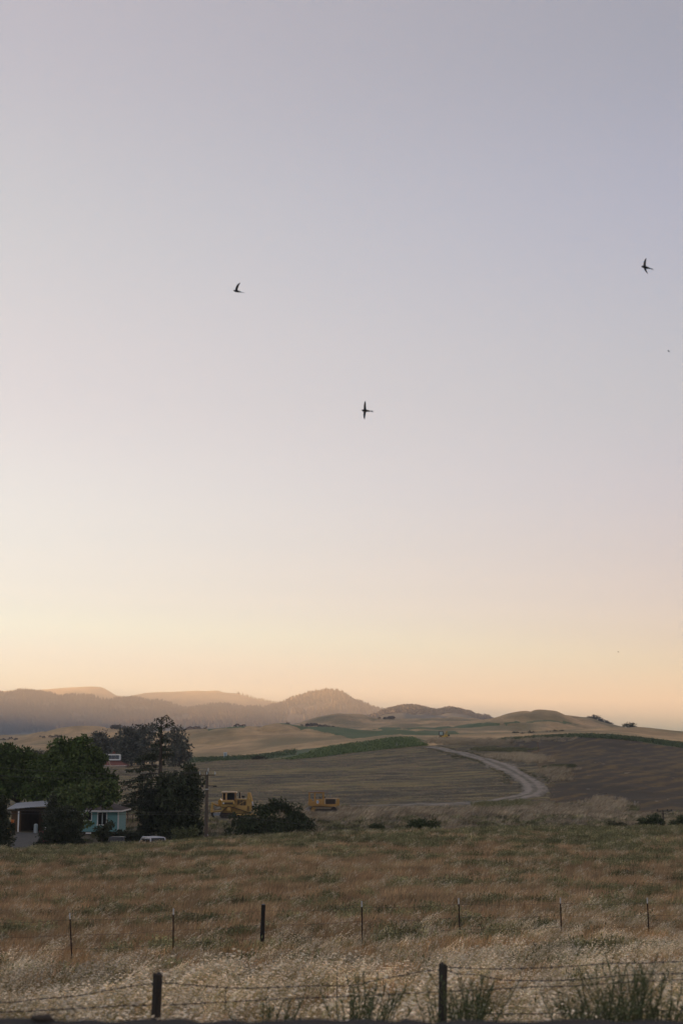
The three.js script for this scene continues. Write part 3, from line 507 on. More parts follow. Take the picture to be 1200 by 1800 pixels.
tree('fig_tree', 'bright green spreading tree whose boughs hang over the turquoise house', 'tree', null, [122, 151], [[122, 1397, 27, 12], [160, 1394, 28, 13], [188, 1387, 17, 11], [105, 1410, 18, 13], [140, 1411, 34, 11, 1], [178, 1409, 20, 9], [148, 1432, 10, 8, 2], [144, 1450, 8, 8, 2], [162, 1446, 6, 3, 2.4], [200, 1398, 8, 10]], { leaves: 7500, size: 0.32, col: fresh, trunk: 0.2, gap: -0.25, grow: 0.95 });
const bush = (name, label, cat, grp, px, d, blobs, o) => tree(name, label, cat, grp, [px, d], blobs, { trunk: 0.08, stems: 2, gap: -0.6, droop: -0.1, ...o });
bush('rounded_cypress', 'broad rounded dark cypress in front of the turquoise house', 'tree', null, 112, 131, [[112, 1452, 22, 28], [98, 1462, 17, 26, 1], [130, 1458, 17, 28, 1], [112, 1476, 32, 20, 1], [116, 1430, 13, 10]], { leaves: 7500, size: 0.2, col: evergreen, gap: -0.9, droop: -0.6 });
bush('slender_cypress', 'slender dark cypress between carport and turquoise house', 'tree', null, 92, 139, [[92, 1412, 6, 12], [91, 1432, 11, 20], [91, 1455, 13, 22]], { leaves: 2600, size: 0.2, col: evergreen, gap: -0.9, droop: -0.6 });
bush('column_cypress', 'dark cypress cut off by the left edge of the picture', 'tree', null, 4, 122, [[3, 1420, 9, 17], [2, 1445, 15, 26], [4, 1474, 19, 24]], { leaves: 4200, size: 0.2, col: evergreen, gap: -0.9, droop: -0.6 });
bush('column_cypress', 'round-topped dark column cypress left of the tall conifer', 'tree', null, 257, 152, [[258, 1394, 9, 12], [258, 1415, 12, 22], [258, 1440, 13, 24], [258, 1460, 14, 16]], { leaves: 4200, size: 0.22, col: [0.02, 0.028, 0.014], gap: -1, droop: -0.6 });
tree('oak_tree', 'dense dark oak beside the utility pole', 'tree', null, [312, 154], [[298, 1384, 24, 22], [328, 1370, 24, 20], [338, 1398, 15, 26], [306, 1416, 44, 32, 1], [284, 1440, 26, 30, 1], [332, 1443, 21, 28, 1.5], [311, 1459, 40, 16, 2]], { leaves: 13000, size: 0.34, col: [0.032, 0.045, 0.016], trunk: 0.3, gap: -0.5 });
bush('garden_bush', 'light green garden bush at the foot of the dark oak', 'bush', null, 325, 138, [[318, 1467, 13, 8], [334, 1465, 11, 9], [326, 1472, 20, 7]], { leaves: 1500, size: 0.2, col: [0.09, 0.105, 0.04] });
bush('garden_bush', 'leafy garden shrub under the window of the turquoise house', 'bush', null, 184, 147, [[178, 1462, 8, 12], [190, 1458, 7, 13], [184, 1474, 14, 10]], { leaves: 1300, size: 0.22, col: dark });
bush('garden_bush', 'low dark hedge behind the parked cars', 'bush', null, 222, 148, [[200, 1474, 14, 8], [222, 1471, 16, 9], [244, 1473, 14, 9]], { leaves: 2000, size: 0.22, col: evergreen });
bush('red_rose_bush', 'small bush with red flowers beside the driveway', 'bush', null, 76, 133, [[76, 1468, 5, 5], [80, 1474, 6, 5]], { leaves: 420, size: 0.16, col: [0.22, 0.018, 0.025] });
bush('live_oak_bush', 'big dark bush spreading in front of the bulldozers', 'bush', null, 470, 152, [[490, 1417, 17, 13], [462, 1428, 16, 12], [430, 1447, 24, 17], [518, 1430, 15, 14], [536, 1446, 10, 10], [475, 1446, 38, 22, 1], [520, 1452, 26, 16, 1], [440, 1459, 32, 12, 2], [500, 1459, 36, 12, 2]], { leaves: 11000, size: 0.24, col: [0.032, 0.046, 0.014], gap: -0.55 });
bush('field_bush', 'rounded dark green bush in front of the straw bank', 'bush', null, 743, 134, [[735, 1448, 12, 8], [752, 1448, 12, 8], [744, 1453, 22, 8]], { leaves: 2200, size: 0.16, col: [0.045, 0.065, 0.02] });
bush('field_bush', 'smaller of the two dark bushes below the straw bank', 'bush', null, 660, 134, [[658, 1455, 7, 5], [666, 1456, 6, 4]], { leaves: 700, size: 0.15, col: [0.05, 0.07, 0.024] });
bush('field_bush', 'dark bush beside the low crossarm pole on the right', 'bush', null, 1145, 137, [[1138, 1443, 12, 8], [1152, 1444, 12, 8], [1145, 1450, 20, 7]], { leaves: 2000, size: 0.16, col: [0.04, 0.058, 0.02] });
bush('field_bush', 'dark bush at the right edge of the picture', 'bush', null, 1196, 136, [[1190, 1449, 12, 7], [1205, 1445, 14, 9]], { leaves: 1500, size: 0.16, col: [0.04, 0.058, 0.02] });
bush('field_bush', 'dull olive bush under the end of the straw bank', 'bush', null, 1082, 136, [[1076, 1451, 10, 5], [1090, 1452, 10, 4]], { leaves: 700, size: 0.16, col: [0.055, 0.06, 0.028] });

{ // the tall ragged conifer: bare mast, long drooping lower boughs, tufted top
  const d = 166, base = ground(276, d), g = group('redwood_tree', base), s = new Soup(), m = mpp(d), limbs = [], H = (1462 - 1258) * m, top = H;
  const mast = (y) => V(0.25 * Math.sin(y * 0.35) + 0.35 * (y / H) ** 2 * 1.5, y, 0);
  limbs.push(bar(V(0, -0.3, 0), mast(4), 0.3, 8, 0.26), bar(mast(4), mast(9), 0.26, 8, 0.17), bar(mast(9), mast(top - 0.4), 0.17, 7, 0.05));
  const bough = (y, az, len, lift, tuft) => {
    const a = mast(y), e = V(Math.cos(az), 0, Math.sin(az)), q = (t) => a.clone().addScaledVector(e, len * t).add(V(0, lift * len * t - 0.22 * len * t * t, 0));
    limbs.push(tube([q(0), q(0.5), q(1)], 0.035, 6, 4));
    for (let t = 0.25; t <= 1.02; t += 0.34 / len) { const p = q(t), n = (30 * tuft * (0.4 + 0.9 * rnd())) | 0, r = 0.2 + 0.22 * rnd(); if (rnd() < 0.2) continue; for (let i = 0; i < n; i++) { const o = p.clone().add(ranDir().multiplyScalar(r * rnd())), dr = V(gauss(), -0.75 + 0.5 * gauss(), gauss()).normalize(); o.y -= r * 0.4 * rnd(); s.leaf(o, dr, V(0, 0, 0).crossVectors(dr, ranDir()).normalize(), rr(0.18, 0.38), rr(0.09, 0.16), vary(evergreen.map((c) => c * 1.25), 0.3)); } }
  };
  for (let y = 2.6; y < 7.6; y += 0.42) for (const left of [1, 1]) { const az = left ? Math.PI + rr(-0.55, 0.55) : rr(-1.3, 1.3), len = (left ? mixn(5.4, 3.6, (y - 2.6) / 5) : 2.0) * rr(0.65, 1.1); bough(y, az, len, rr(0.05, 0.22), 0.75); }
  for (let y = 7.6; y < top - 1.6; y += 0.3) bough(y, rr(0, 6.283), mixn(1.5, 0.8, (y - 7.6) / 5) * rr(0.4, 1.1), rr(0.2, 0.6), 1.05);
  bough(8.3, Math.PI, 2.8, 0.1, 1.3); bough(8.5, Math.PI - 0.3, 2.4, 0.2, 1.2);
  for (const [y, az, len] of [[top - 1.9, 0.1, 1.5], [top - 1.7, 0.3, 1.35], [top - 1.6, Math.PI, 0.5], [top - 1.1, 0, 1.0], [top - 0.9, Math.PI - 0.2, 0.55], [top - 0.6, 0.2, 0.7]]) bough(y, az, len, 0.8, 0.9);
  part(g, 'trunk', limbs, barkMat); part(g, 'crown', s.geo(), leafMat);
  put(g, 'tall ragged conifer with bare mast and drooping side boughs', 'tree');
}
// the eucalyptus windbreak on the far side of the field
const euc = { size: 0.8, col: [0.1, 0.104, 0.076], trunk: 0.35, gap: -0.3, grow: 1.2 };
tree('eucalyptus_tree', 'lone dome-shaped eucalyptus left of the red roof', 'tree', null, [177, 440], [[176, 1297, 10, 11], [172, 1312, 14, 13], [183, 1317, 12, 13], [174, 1332, 18, 13], [184, 1338, 13, 9]], { ...euc, leaves: 4200 });
tree('eucalyptus_tree', 'wide eucalyptus right behind the red roof', 'tree', 'eucalyptus windbreak', [232, 440], [[234, 1291, 17, 10], [222, 1307, 16, 17], [242, 1304, 15, 13], [226, 1326, 20, 18], [214, 1330, 10, 14], [245, 1328, 14, 15]], { ...euc, leaves: 6500 });
tree('eucalyptus_tree', 'eucalyptus partly hidden by the top of the tall conifer', 'tree', 'eucalyptus windbreak', [268, 436], [[262, 1283, 16, 9], [259, 1304, 10, 13], [283, 1320, 12, 14], [264, 1328, 13, 12], [288, 1298, 6, 7]], { ...euc, leaves: 2400, gap: -0.15 });
tree('eucalyptus_tree', 'thin many-stemmed tree right of the tall conifer', 'tree', 'eucalyptus windbreak', [312, 430], [[313, 1287, 7, 9], [318, 1303, 12, 10], [323, 1313, 9, 6], [313, 1322, 16, 13], [324, 1333, 9, 7], [304, 1308, 9, 18], [308, 1340, 16, 10]], { ...euc, leaves: 3200, stems: 5, trunk: 0.2, gap: -0.08 });
tree('field_tree', 'small round tree on the green slope by the windbreak', 'tree', null, [202, 560], [[201, 1305, 8, 6], [206, 1309, 6, 5], [198, 1310, 6, 4]], { leaves: 700, size: 0.7, col: dusk, trunk: 0.2 });
tree('field_tree', 'grey green tree tops showing over the left walnut', 'tree', null, [68, 430], [[68, 1327, 10, 5], [78, 1330, 8, 4], [60, 1332, 9, 5]], { leaves: 600, size: 0.7, col: [0.06, 0.07, 0.04], trunk: 0.2 });
for (const [px, py, w, h, d, label] of [
  [455, 1334, 12, 3, 492, 'low dark scrub at the lower tip of the vineyard wedge'],
  [908, 1290, 6, 2.2, 660, 'small flat bush highest on the pale slope'],
  [918, 1293.5, 5.5, 2.6, 640, 'leftmost bush along the vineyard crest'], [934, 1291, 8, 3.8, 640, 'roundest bush of the row above the vineyard crest'],
  [960, 1290.5, 8, 3, 650, 'first bush of the tight trio above the vineyard crest'], [974, 1289, 6.5, 3.8, 650, 'middle bush of the tight trio above the vineyard crest'], [988, 1289, 8, 2.8, 652, 'right bush of the tight trio above the vineyard crest'],
  [1108, 1277, 8, 4.2, 705, 'dense dark bush standing on the right skyline'],
]) bush('hillside_bush', label, 'bush', 'bushes on the hillside', px, d, [[px, py, w, h], [px - w * 0.4, py + 1, w * 0.6, h * 0.8], [px + w * 0.45, py + 1, w * 0.6, h * 0.8]], { leaves: 520, size: 0.55, col: [0.034, 0.042, 0.022] });
tree('skyline_tree', 'open-crowned tree behind the dark skyline bush', 'tree', 'trees on the right skyline', [1102, 712], [[1096, 1276, 3.5, 2.2], [1102, 1273, 5, 2], [1109, 1273, 4, 2]], { leaves: 280, size: 0.55, col: dusk, trunk: 0.14, gap: -0.1 });
for (const [px, py, w, h, label] of [[1036, 1262, 4, 2.5, 'leftmost oak on the shoulder of the right hill'], [1046, 1261.5, 6, 3, 'tallest oak on the shoulder of the right hill'], [1054, 1266, 4, 2, 'smallest oak on the shoulder of the right hill'], [1064, 1270, 5, 3, 'lowest oak on the shoulder of the right hill'], [1071, 1273, 3.5, 2, 'last oak at the foot of the right hill shoulder']]) tree('hill_oak', label, 'tree', 'oaks on the right hill', [px, 1340], [[px, py, w, h], [px + 1, py + 2, w * 0.8, h]], { leaves: 420, size: 1.1, col: dusk, trunk: 0.3, gap: -0.3 });

// woods on the middle distance and the mountains: too far to count
{
  const cone = new THREE.ConeGeometry(0.5, 1, 6, 3); { const p = cone.attributes.position; for (let i = 0; i < p.count; i++) { const y = p.getY(i) + 0.5, k = 0.75 + 0.5 * hash(i, 3, 1); p.setXYZ(i, p.getX(i) * k * (y < 0.05 ? 0.6 : 1), y, p.getZ(i) * k); } }
  const blob = new Soup(); for (let i = 0; i < 60; i++) { const dr = ranDir(), o = V(dr.x * 0.42, 0.5 + dr.y * 0.42, dr.z * 0.42), t = dr.clone().add(ranDir()).normalize(); blob.leaf(o, t, V(0, 0, 0).crossVectors(t, ranDir()).normalize(), 0.4, 0.32, [1, 1, 1]); }
  const conifers = [], oaks = [];
  for (let n = 0; n < 60000 && conifers.length < 15000; n++) {
    const d = rr(5000, 7400), u = rr(-0.3, 0.08), x = u * d, z = -d; if (fbm(x / 240 + 2, z / 500, 4) > 0.33) continue;
    conifers.push([x, land(x, z) - 1, z, rr(13, 26), [1, 1, 1]]);
  }
  for (let k = 0; k < 1500; k++) { const d = 6600 + 80 * gauss(), px = rr(-60, 690), p = ground(px, d); if (px > 75 && px < 190 && rnd() < 0.85) continue; conifers.push([p.x, p.y - 1, p.z, rr(12, 22) * (px > 495 || px < 75 ? 1.1 : 0.8), [1, 1, 1]]); }
  for (let k = 0; k < 90; k++) { const px = rr(415, 490), p = ground(px, 8990 + 50 * gauss()); conifers.push([p.x, p.y - 1, p.z, rr(12, 24), [1, 1, 1]]); }
  const mk = (name, geo, list, col, label, wide) => {
    const m = new THREE.InstancedMesh(geo, new THREE.MeshStandardMaterial({ color: RGB(...col), roughness: 1, side: THREE.DoubleSide }), list.length), o = new THREE.Object3D();
    list.forEach(([x, y, z, s], i) => { o.position.set(x, y, z); o.rotation.y = rr(0, 6.28); const w = s * wide * rr(0.8, 1.3); o.scale.set(w, s, w); o.updateMatrix(); m.setMatrixAt(i, o.matrix); const k = rr(0.7, 1.3); m.setColorAt(i, RGB(k, k, k)); });
    m.name = name; m.castShadow = m.receiveShadow = true; put(m, label, 'forest', null, 'stuff');
  };
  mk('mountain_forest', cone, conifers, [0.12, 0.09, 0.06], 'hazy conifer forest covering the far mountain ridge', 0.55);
  for (let k = 0; k < 700; k++) { const px = 672 + 180 * rnd(), p = ground(px, 4050 + 70 * gauss()); oaks.push([p.x, p.y - 1, p.z, rr(9, 17)]); }
  for (let k = 0; k < 500; k++) { const px = rr(600, 880), p = ground(px, rr(3700, 4300)); oaks.push([p.x, p.y - 1, p.z, rr(9, 17)]); }
  for (const [cx, cy, wx, wy, n, s] of [[680, 1263, 14, 1.2, 50, 5], [612, 1253.5, 4, 1, 8, 5], [545, 1277, 16, 3, 26, 5.5], [565, 1282, 24, 2.5, 34, 5.5], [510, 1273, 6, 3, 10, 6], [418, 1278, 12, 1.5, 12, 5], [212, 1281, 14, 1.5, 22, 6], [100, 1296, 20, 1.5, 16, 4], [18, 1300, 16, 1.5, 14, 4], [330, 1283, 16, 2, 20, 6]]) for (let i = 0; i < n; i++) { const p = hit(cx + 1.25 * wx * gauss(), cy + wy * gauss(), 960); if (p.z > -2600 && i % 5 < 3) oaks.push([p.x, p.y - 0.5, p.z, s * 0.46 * rr(0.5, 1.3) * (-p.z / 1300)]); }
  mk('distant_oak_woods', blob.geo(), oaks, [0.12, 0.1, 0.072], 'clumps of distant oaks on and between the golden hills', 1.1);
}
// ------------------------------------------------------------------ buildings
const turquoise = M(0.15, 0.33, 0.36, 0.7), white = M(0.72, 0.74, 0.76, 0.6), shingle = M(0.055, 0.045, 0.04, 0.95, { map: grainTex }), glassDark = new THREE.MeshPhysicalMaterial({ color: RGB(0.015, 0.017, 0.02), roughness: 0.08 }), timber = M(0.13, 0.085, 0.05, 0.9, { map: barkTex }), darkTimber = M(0.06, 0.042, 0.028, 0.95, { map: barkTex });
{ // turquoise house, siding laid board by board
  const d = 158, base = ground(150, d); base.y -= 0.05;
  const m = mpp(d), g = group('house', base), x1 = at(208, 1440, d).x - base.x, x0 = at(88, 1440, d).x - base.x, hTop = at(208, 1427, d).y - base.y, h0 = 0.42;
  g.userData = {};
  const wall = part(g, 'wall', box(x1 - x0 - 0.06, hTop - 0.02, 6, (x0 + x1) / 2 - 0.03, hTop / 2 - 0.01, -3.05), turquoise);
  const nb = 13, bh = (hTop - h0) / nb, board = new THREE.BoxGeometry(1, bh * 1.06, 0.03);
  const wx0 = at(172.5, 1440, d).x - base.x, wx1 = at(187.5, 1440, d).x - base.x, wy0 = at(180, 1449.5, d).y - base.y, wy1 = at(180, 1428.5, d).y - base.y;
  for (let i = 0; i < nb; i++) {
    const y = h0 + (i + 0.5) * bh, cut = y + bh / 2 > wy0 - 0.1 && y - bh / 2 < wy1 + 0.1;
    for (const [a, b] of cut ? [[x0, wx0 - 0.1], [wx1 + 0.1, x1 - 0.1]] : [[x0, x1 - 0.1]]) { const p = part(wall, 'siding_board', board, turquoise); p.scale.x = b - a; p.position.set((a + b) / 2, y, -0.02 + 0.012); p.rotation.x = -0.07; }
  }
  part(g, 'corner_trim', box(0.12, hTop - 0.05, 0.12, x1, hTop / 2, -0.02), white);
  part(g, 'foundation_skirt', box(x1 - x0 - 0.3, h0 - 0.06, 0.05, (x0 + x1) / 2, (h0 - 0.06) / 2, 0.02), darkTimber);
  part(g, 'crawl_vent', box(0.6, 0.16, 0.04, at(156, 1467, d).x - base.x, 0.22, 0.06), white);
  const w = part(g, 'window', [box(0.1, wy1 - wy0, 0.09, wx0 - 0.03, (wy0 + wy1) / 2, 0.03), box(0.1, wy1 - wy0, 0.09, wx1 + 0.03, (wy0 + wy1) / 2, 0.03), box(wx1 - wx0 + 0.3, 0.11, 0.12, (wx0 + wx1) / 2, wy0 - 0.04, 0.04), box(wx1 - wx0 + 0.2, 0.09, 0.09, (wx0 + wx1) / 2, wy1 + 0.04, 0.03), box(0.06, wy1 - wy0 - 0.02, 0.07, (wx0 + wx1) / 2 + 0.02, (wy0 + wy1) / 2, 0.02)], white);
  for (const s of [0, 1]) part(w, 'pane', box((wx1 - wx0) / 2 - 0.08, wy1 - wy0 - 0.04, 0.02, s ? wx1 - (wx1 - wx0) / 4 : wx0 + (wx1 - wx0) / 4, (wy0 + wy1) / 2, 0.005), glassDark);
  const w2 = at(154, 1440, d).x - base.x, o2 = part(g, 'window', [box(1.0, 0.1, 0.09, w2, wy0 + 0.45, 0.03), box(1.0, 0.08, 0.09, w2, wy1 + 0.04, 0.03), box(0.09, wy1 - wy0 - 0.45, 0.09, w2 - 0.46, (wy0 + wy1) / 2 + 0.22, 0.03), box(0.09, wy1 - wy0 - 0.45, 0.09, w2 + 0.46, (wy0 + wy1) / 2 + 0.22, 0.03)], white);
  part(o2, 'pane', box(0.84, wy1 - wy0 - 0.5, 0.02, w2, (wy0 + wy1) / 2 + 0.22, 0.004), glassDark);
  const ex = x1 + 0.42, ey = hTop, roof = plate([[-0.6, 0], [-3.05, 0.95], [-5.5, 0], [-5.5, 0.12], [-3.05, 1.08], [-0.6, 0.12]].map(([a, b]) => [a, b]), 1, 0, 0);
  const rg = new THREE.BufferGeometry(), q = (p) => V(...p), A = [x0 - 0.4, ey, 0.42], B = [ex, ey, 0.42], C = [ex, ey, -6.5], D = [x0 - 0.4, ey, -6.5], R0 = [x0 + 2, ey + 0.85, -3.05], R1 = [ex - 2.2, ey + 0.85, -3.05];
  const faces = [[A, B, R1], [A, R1, R0], [B, C, R1], [C, D, R0], [C, R0, R1], [D, A, R0], [A, D, C], [A, C, B]], pp = []; faces.forEach((f) => f.forEach((v) => pp.push(v[0], v[1] + 0.16, v[2]))); rg.setAttribute('position', new THREE.Float32BufferAttribute(pp, 3)); rg.setAttribute('uv', new THREE.Float32BufferAttribute(pp.flatMap((v, i) => (i % 3 === 0 ? [pp[i] / 2, pp[i + 2] / 2] : [])), 2));
  const rf = part(g, 'roof', rg, shingle); roof.dispose();
  part(g, 'fascia', [box(ex - x0 + 0.4, 0.15, 0.04, (ex + x0 - 0.4) / 2, ey + 0.08, 0.43), box(0.04, 0.15, 6.9, ex, ey + 0.08, -3.04)], white);
  part(g, 'soffit', box(ex - x0, 0.03, 0.42, (ex + x0) / 2, ey - 0.02, 0.2), white);
  const vx = at(134, 1400, d - 1).x - base.x, vy = at(134, 1396, d).y - base.y;
  part(rf, 'vent_pipe', [bar(V(vx, ey + 0.5, -1.6), V(vx, vy + 0.35, -1.6), 0.11), bar(V(vx, vy + 0.3, -1.6), V(vx, vy + 0.55, -1.6), 0.13, 10, 0.22), bar(V(vx, vy + 0.55, -1.6), V(vx, vy + 0.62, -1.6), 0.22)], white);
  put(g, 'turquoise clapboard house with white trim under the spreading tree', 'house');
}
{ // carport with a pale corrugated roof
  const d = 161, base = ground(50, d), m = mpp(d), g = group('carport', base), X = (px) => at(px, 1440, d).x - base.x, Yh = (py) => at(50, py, d).y - base.y;
  const sheet = M(0.30, 0.34, 0.39, 0.5, { metalness: 0.1, map: metalTex }), L = X(20), R = X(87), yf = Yh(1423), yb = Yh(1417);
  const rows2 = 17, w = (R - L + 0.6) / rows2;
  for (let i = 0; i < rows2; i++) { const p = part(g, 'roof_sheet', box(w * 0.97, 0.05, 5.0, 0, 0, 0, 0, 0, 0.1), sheet); p.position.set(L - 0.3 + (i + 0.5) * w, mixn(yf, yb, 0.35) + 0.2 + (i % 2) * 0.012 + 0.022 * i, -1.4); p.rotation.z = 0.022; }
  part(g, 'beam', box(R - L + 0.3, 0.14, 0.12, (L + R) / 2, yf - 0.06, 0.88), darkTimber);
  for (const px of [36, 84]) part(g, 'post', box(0.13, yf, 0.13, X(px), yf / 2 - 0.1, 0.85), white);
  const side = part(g, 'side_wall', box(0.08, yf - 0.1, 3.6, L + 0.1, yf / 2 - 0.05, -1.6), timber);
  for (let i = 0; i < 14; i++) part(side, 'plank', box(0.03, yf - 0.14, 0.24, L + 0.16, yf / 2 - 0.05, -3.3 + i * 0.26), timber);
  for (let i = 0; i < 4; i++) part(side, 'plank', box(0.26, yf - 0.14, 0.04, L + 0.2 + i * 0.28, yf / 2 - 0.05, 0.28), timber);
  const back = part(g, 'back_wall', box(R - L, yf + 0.2, 0.1, (L + R) / 2, yf / 2, -3.9), darkTimber);
  part(back, 'door', box(0.95, 2.0, 0.06, X(64), 1.0, -3.8), timber);
  put(g, 'open carport with pale corrugated roof and one white post', 'carport');
  const tank = group('water_heater', V(base.x + X(72), ground(72, 158.6).y, -158.6)); part(tank, 'tank', bar(V(0, 0, 0), V(0, 0.9, 0), 0.22, 16), M(0.3, 0.36, 0.4, 0.5)); part(tank, 'dome_lid', bar(V(0, 0.9, 0), V(0, 0.98, 0), 0.22, 16, 0.1), M(0.3, 0.36, 0.4, 0.5)); put(tank, 'pale cylinder tank standing at the carport opening', 'tank');
  const bin = group('yard_barrel', ground(17, 156)); part(bin, 'drum', bar(V(0, 0, 0), V(0, 0.75, 0), 0.26, 14), M(0.5, 0.3, 0.05, 0.6)); part(bin, 'rim', bar(V(0, 0.75, 0), V(0, 0.8, 0), 0.28, 14), M(0.3, 0.2, 0.05, 0.6)); put(bin, 'yellow drum outside the left wall of the carport', 'barrel');
  const tarp = group('orange_crate_stack', ground(22, 157)); part(tarp, 'crate', box(0.5, 0.55, 0.5, 0, 0.28, 0), darkTimber); part(tarp, 'crate', box(0.46, 0.5, 0.46, 0.03, 0.81, 0, 0, 0.2), darkTimber); part(tarp, 'orange_bucket', bar(V(0, 1.06, 0), V(0, 1.42, 0), 0.16, 12, 0.19), M(0.55, 0.16, 0.03, 0.5)); put(tarp, 'stack of dark crates topped by an orange bucket', 'crates');
}
{ // red-roofed house across the field with a framed panel on the roof
  const d = 432, base = ground(205, d), g = group('red_roof_house', base), X = (px, py = 1335) => at(px, py, d).x - base.x, Yh = (py) => at(205, py, d).y - base.y, red = M(0.2, 0.08, 0.062, 0.85, { map: grainTex });
  const ye = Yh(1346), yr = Yh(1333), L = X(180), R = X(226), e = [[L, ye, 3], [R, ye, 3], [R, ye, -5], [L, ye, -5], [L + 2.6, yr, -1], [R - 4.2, yr, -1]], fs = [[0, 1, 5], [0, 5, 4], [1, 2, 5], [2, 3, 4], [2, 4, 5], [3, 0, 4], [0, 3, 2], [0, 2, 1]], pp = [], uv = []; fs.forEach((f) => f.forEach((i) => { pp.push(...e[i]); uv.push(e[i][0] / 3, e[i][2] / 3 + e[i][1] / 3); }));
  const rg = new THREE.BufferGeometry(); rg.setAttribute('position', new THREE.Float32BufferAttribute(pp, 3)); rg.setAttribute('uv', new THREE.Float32BufferAttribute(uv, 2));
  part(g, 'wall', box(R - L - 1, Math.max(1, ye + 1.5), 7, (L + R) / 2, ye / 2 - 0.8, -1), M(0.5, 0.42, 0.36));
  const rf = part(g, 'roof', rg, red);
  const l = X(188, 1331), r = X(213, 1331), y0 = Yh(1336.5), y1 = Yh(1325.5), cx = (l + r) / 2, cy = (y0 + y1) / 2, H = y1 - y0;
  part(rf, 'gutter', box(R - L, 0.12, 0.12, (L + R) / 2, ye, 3.05), white);
  const fr = part(g, 'roof_monitor', [box(r - l, 0.36, 0.3, cx, y1 - 0.18, 0.8), box(r - l, 0.36, 0.3, cx, y0 + 0.18, 0.83), box(0.4, H, 0.4, l + 0.2, cy, 0.7, 0.06), box(0.4, H, 0.4, r - 0.2, cy, 0.7), box(r - l - 0.2, H - 0.4, 1.2, cx, cy - 0.05, -0.2)], white);
  for (let i = 0; i < 3; i++) part(fr, 'pane', box((r - l - 0.9) / 3 - 0.04, H - 0.68, 0.06, l + 0.45 + ((r - l - 0.9) / 3) * (i + 0.5), cy, 0.86), M(0.07, 0.085, 0.115, 0.25));
  part(g, 'chimney', [box(0.7, 0.9, 0.7, cx - 0.1, y1 + 0.2, -0.5), box(0.85, 0.14, 0.85, cx - 0.1, y1 + 0.65, -0.5)], red);
  put(g, 'red-roofed house with white framed dark roof window', 'house');
  const pole = group('leaning_pole', V(at(193, 1340, 425).x, ground(193, 425).y, -425)); part(pole, 'mast', bar(V(0.6, 0, 0), V(-0.9, at(193, 1329, 425).y - pole.position.y, 0), 0.11, 6), M(0.5, 0.42, 0.3)); part(pole, 'foot', box(0.4, 0.3, 0.4, 0.6, 0.1, 0), timber); put(pole, 'thin pale leaning pole in front of the red roof', 'pole');
}
{ // hamlet on the far rise
  const roofM = M(0.10, 0.085, 0.08), wallM = M(0.36, 0.28, 0.23), d = 955;
  for (const [px, w, h, label, c] of [[318, 26, 11, 'pale gabled house left in the far hamlet', 0], [334, 22, 9, 'middle house of the far hamlet', 1], [344, 24, 10, 'long barn beside the cypress row in the far hamlet', 2]]) {
    const p = ground(px, d + c * 6), W = w * 0.36, Hh = 3, g = group('hamlet_house', p);
    part(g, 'wall', plate([[-W / 2, -1], [W / 2, -1], [W / 2, Hh], [0, Hh + 1.9], [-W / 2, Hh]], 9, -9, 0), wallM);
    for (const s of [-1, 1]) part(g, 'roof_slope', box(W / 2 + 0.9, 0.25, 9.8, s * W * 0.27, Hh + 1.05, -4.5, -s * Math.atan2(1.9, W / 2)), roofM);
    for (const s of [-1, 1]) part(g, 'window', box(1.0, 1.2, 0.1, s * W * 0.22, 1.7, 0.06), glassDark);
    put(g, label, 'house', 'houses of the far hamlet');
  }
  const cyp = ['leftmost cypress of the far hamlet row', 'second cypress of the far hamlet row', 'third cypress of the far hamlet row', 'tallest rightmost cypress of the far hamlet row'];
  [[349, 6], [353, 7], [357, 8.5], [360.5, 13]].forEach(([px, h], i) => tree('hamlet_cypress', cyp[i], 'tree', 'cypresses of the far hamlet', [px, 950], [[px, 1289 - h * 0.45, 1.5, h * 0.5], [px, 1289 - h * 0.2, 1.7, h * 0.35]], { leaves: 160, size: 0.7, col: dusk, trunk: 0.2, gap: -1 }));
}
{ // small white field shed
  const d = 548, p = ground(396, d), g = group('field_shed', p), pale = M(0.5, 0.56, 0.6, 0.6);
  part(g, 'cabin', box(1.2, 1.75, 1.2, 0, 0.95, 0), pale); part(g, 'roof', plate([[-0.7, 0], [0.7, 0], [0.5, 0.25], [-0.5, 0.25]], 1.4, -0.7, 0.02).translate(0, 1.82, 0), white); part(g, 'door', box(0.7, 1.5, 0.05, 0, 0.9, 0.63), M(0.28, 0.36, 0.42, 0.5)); put(g, 'tiny pale blue shed at the edge of the vineyard strip', 'shed');
}

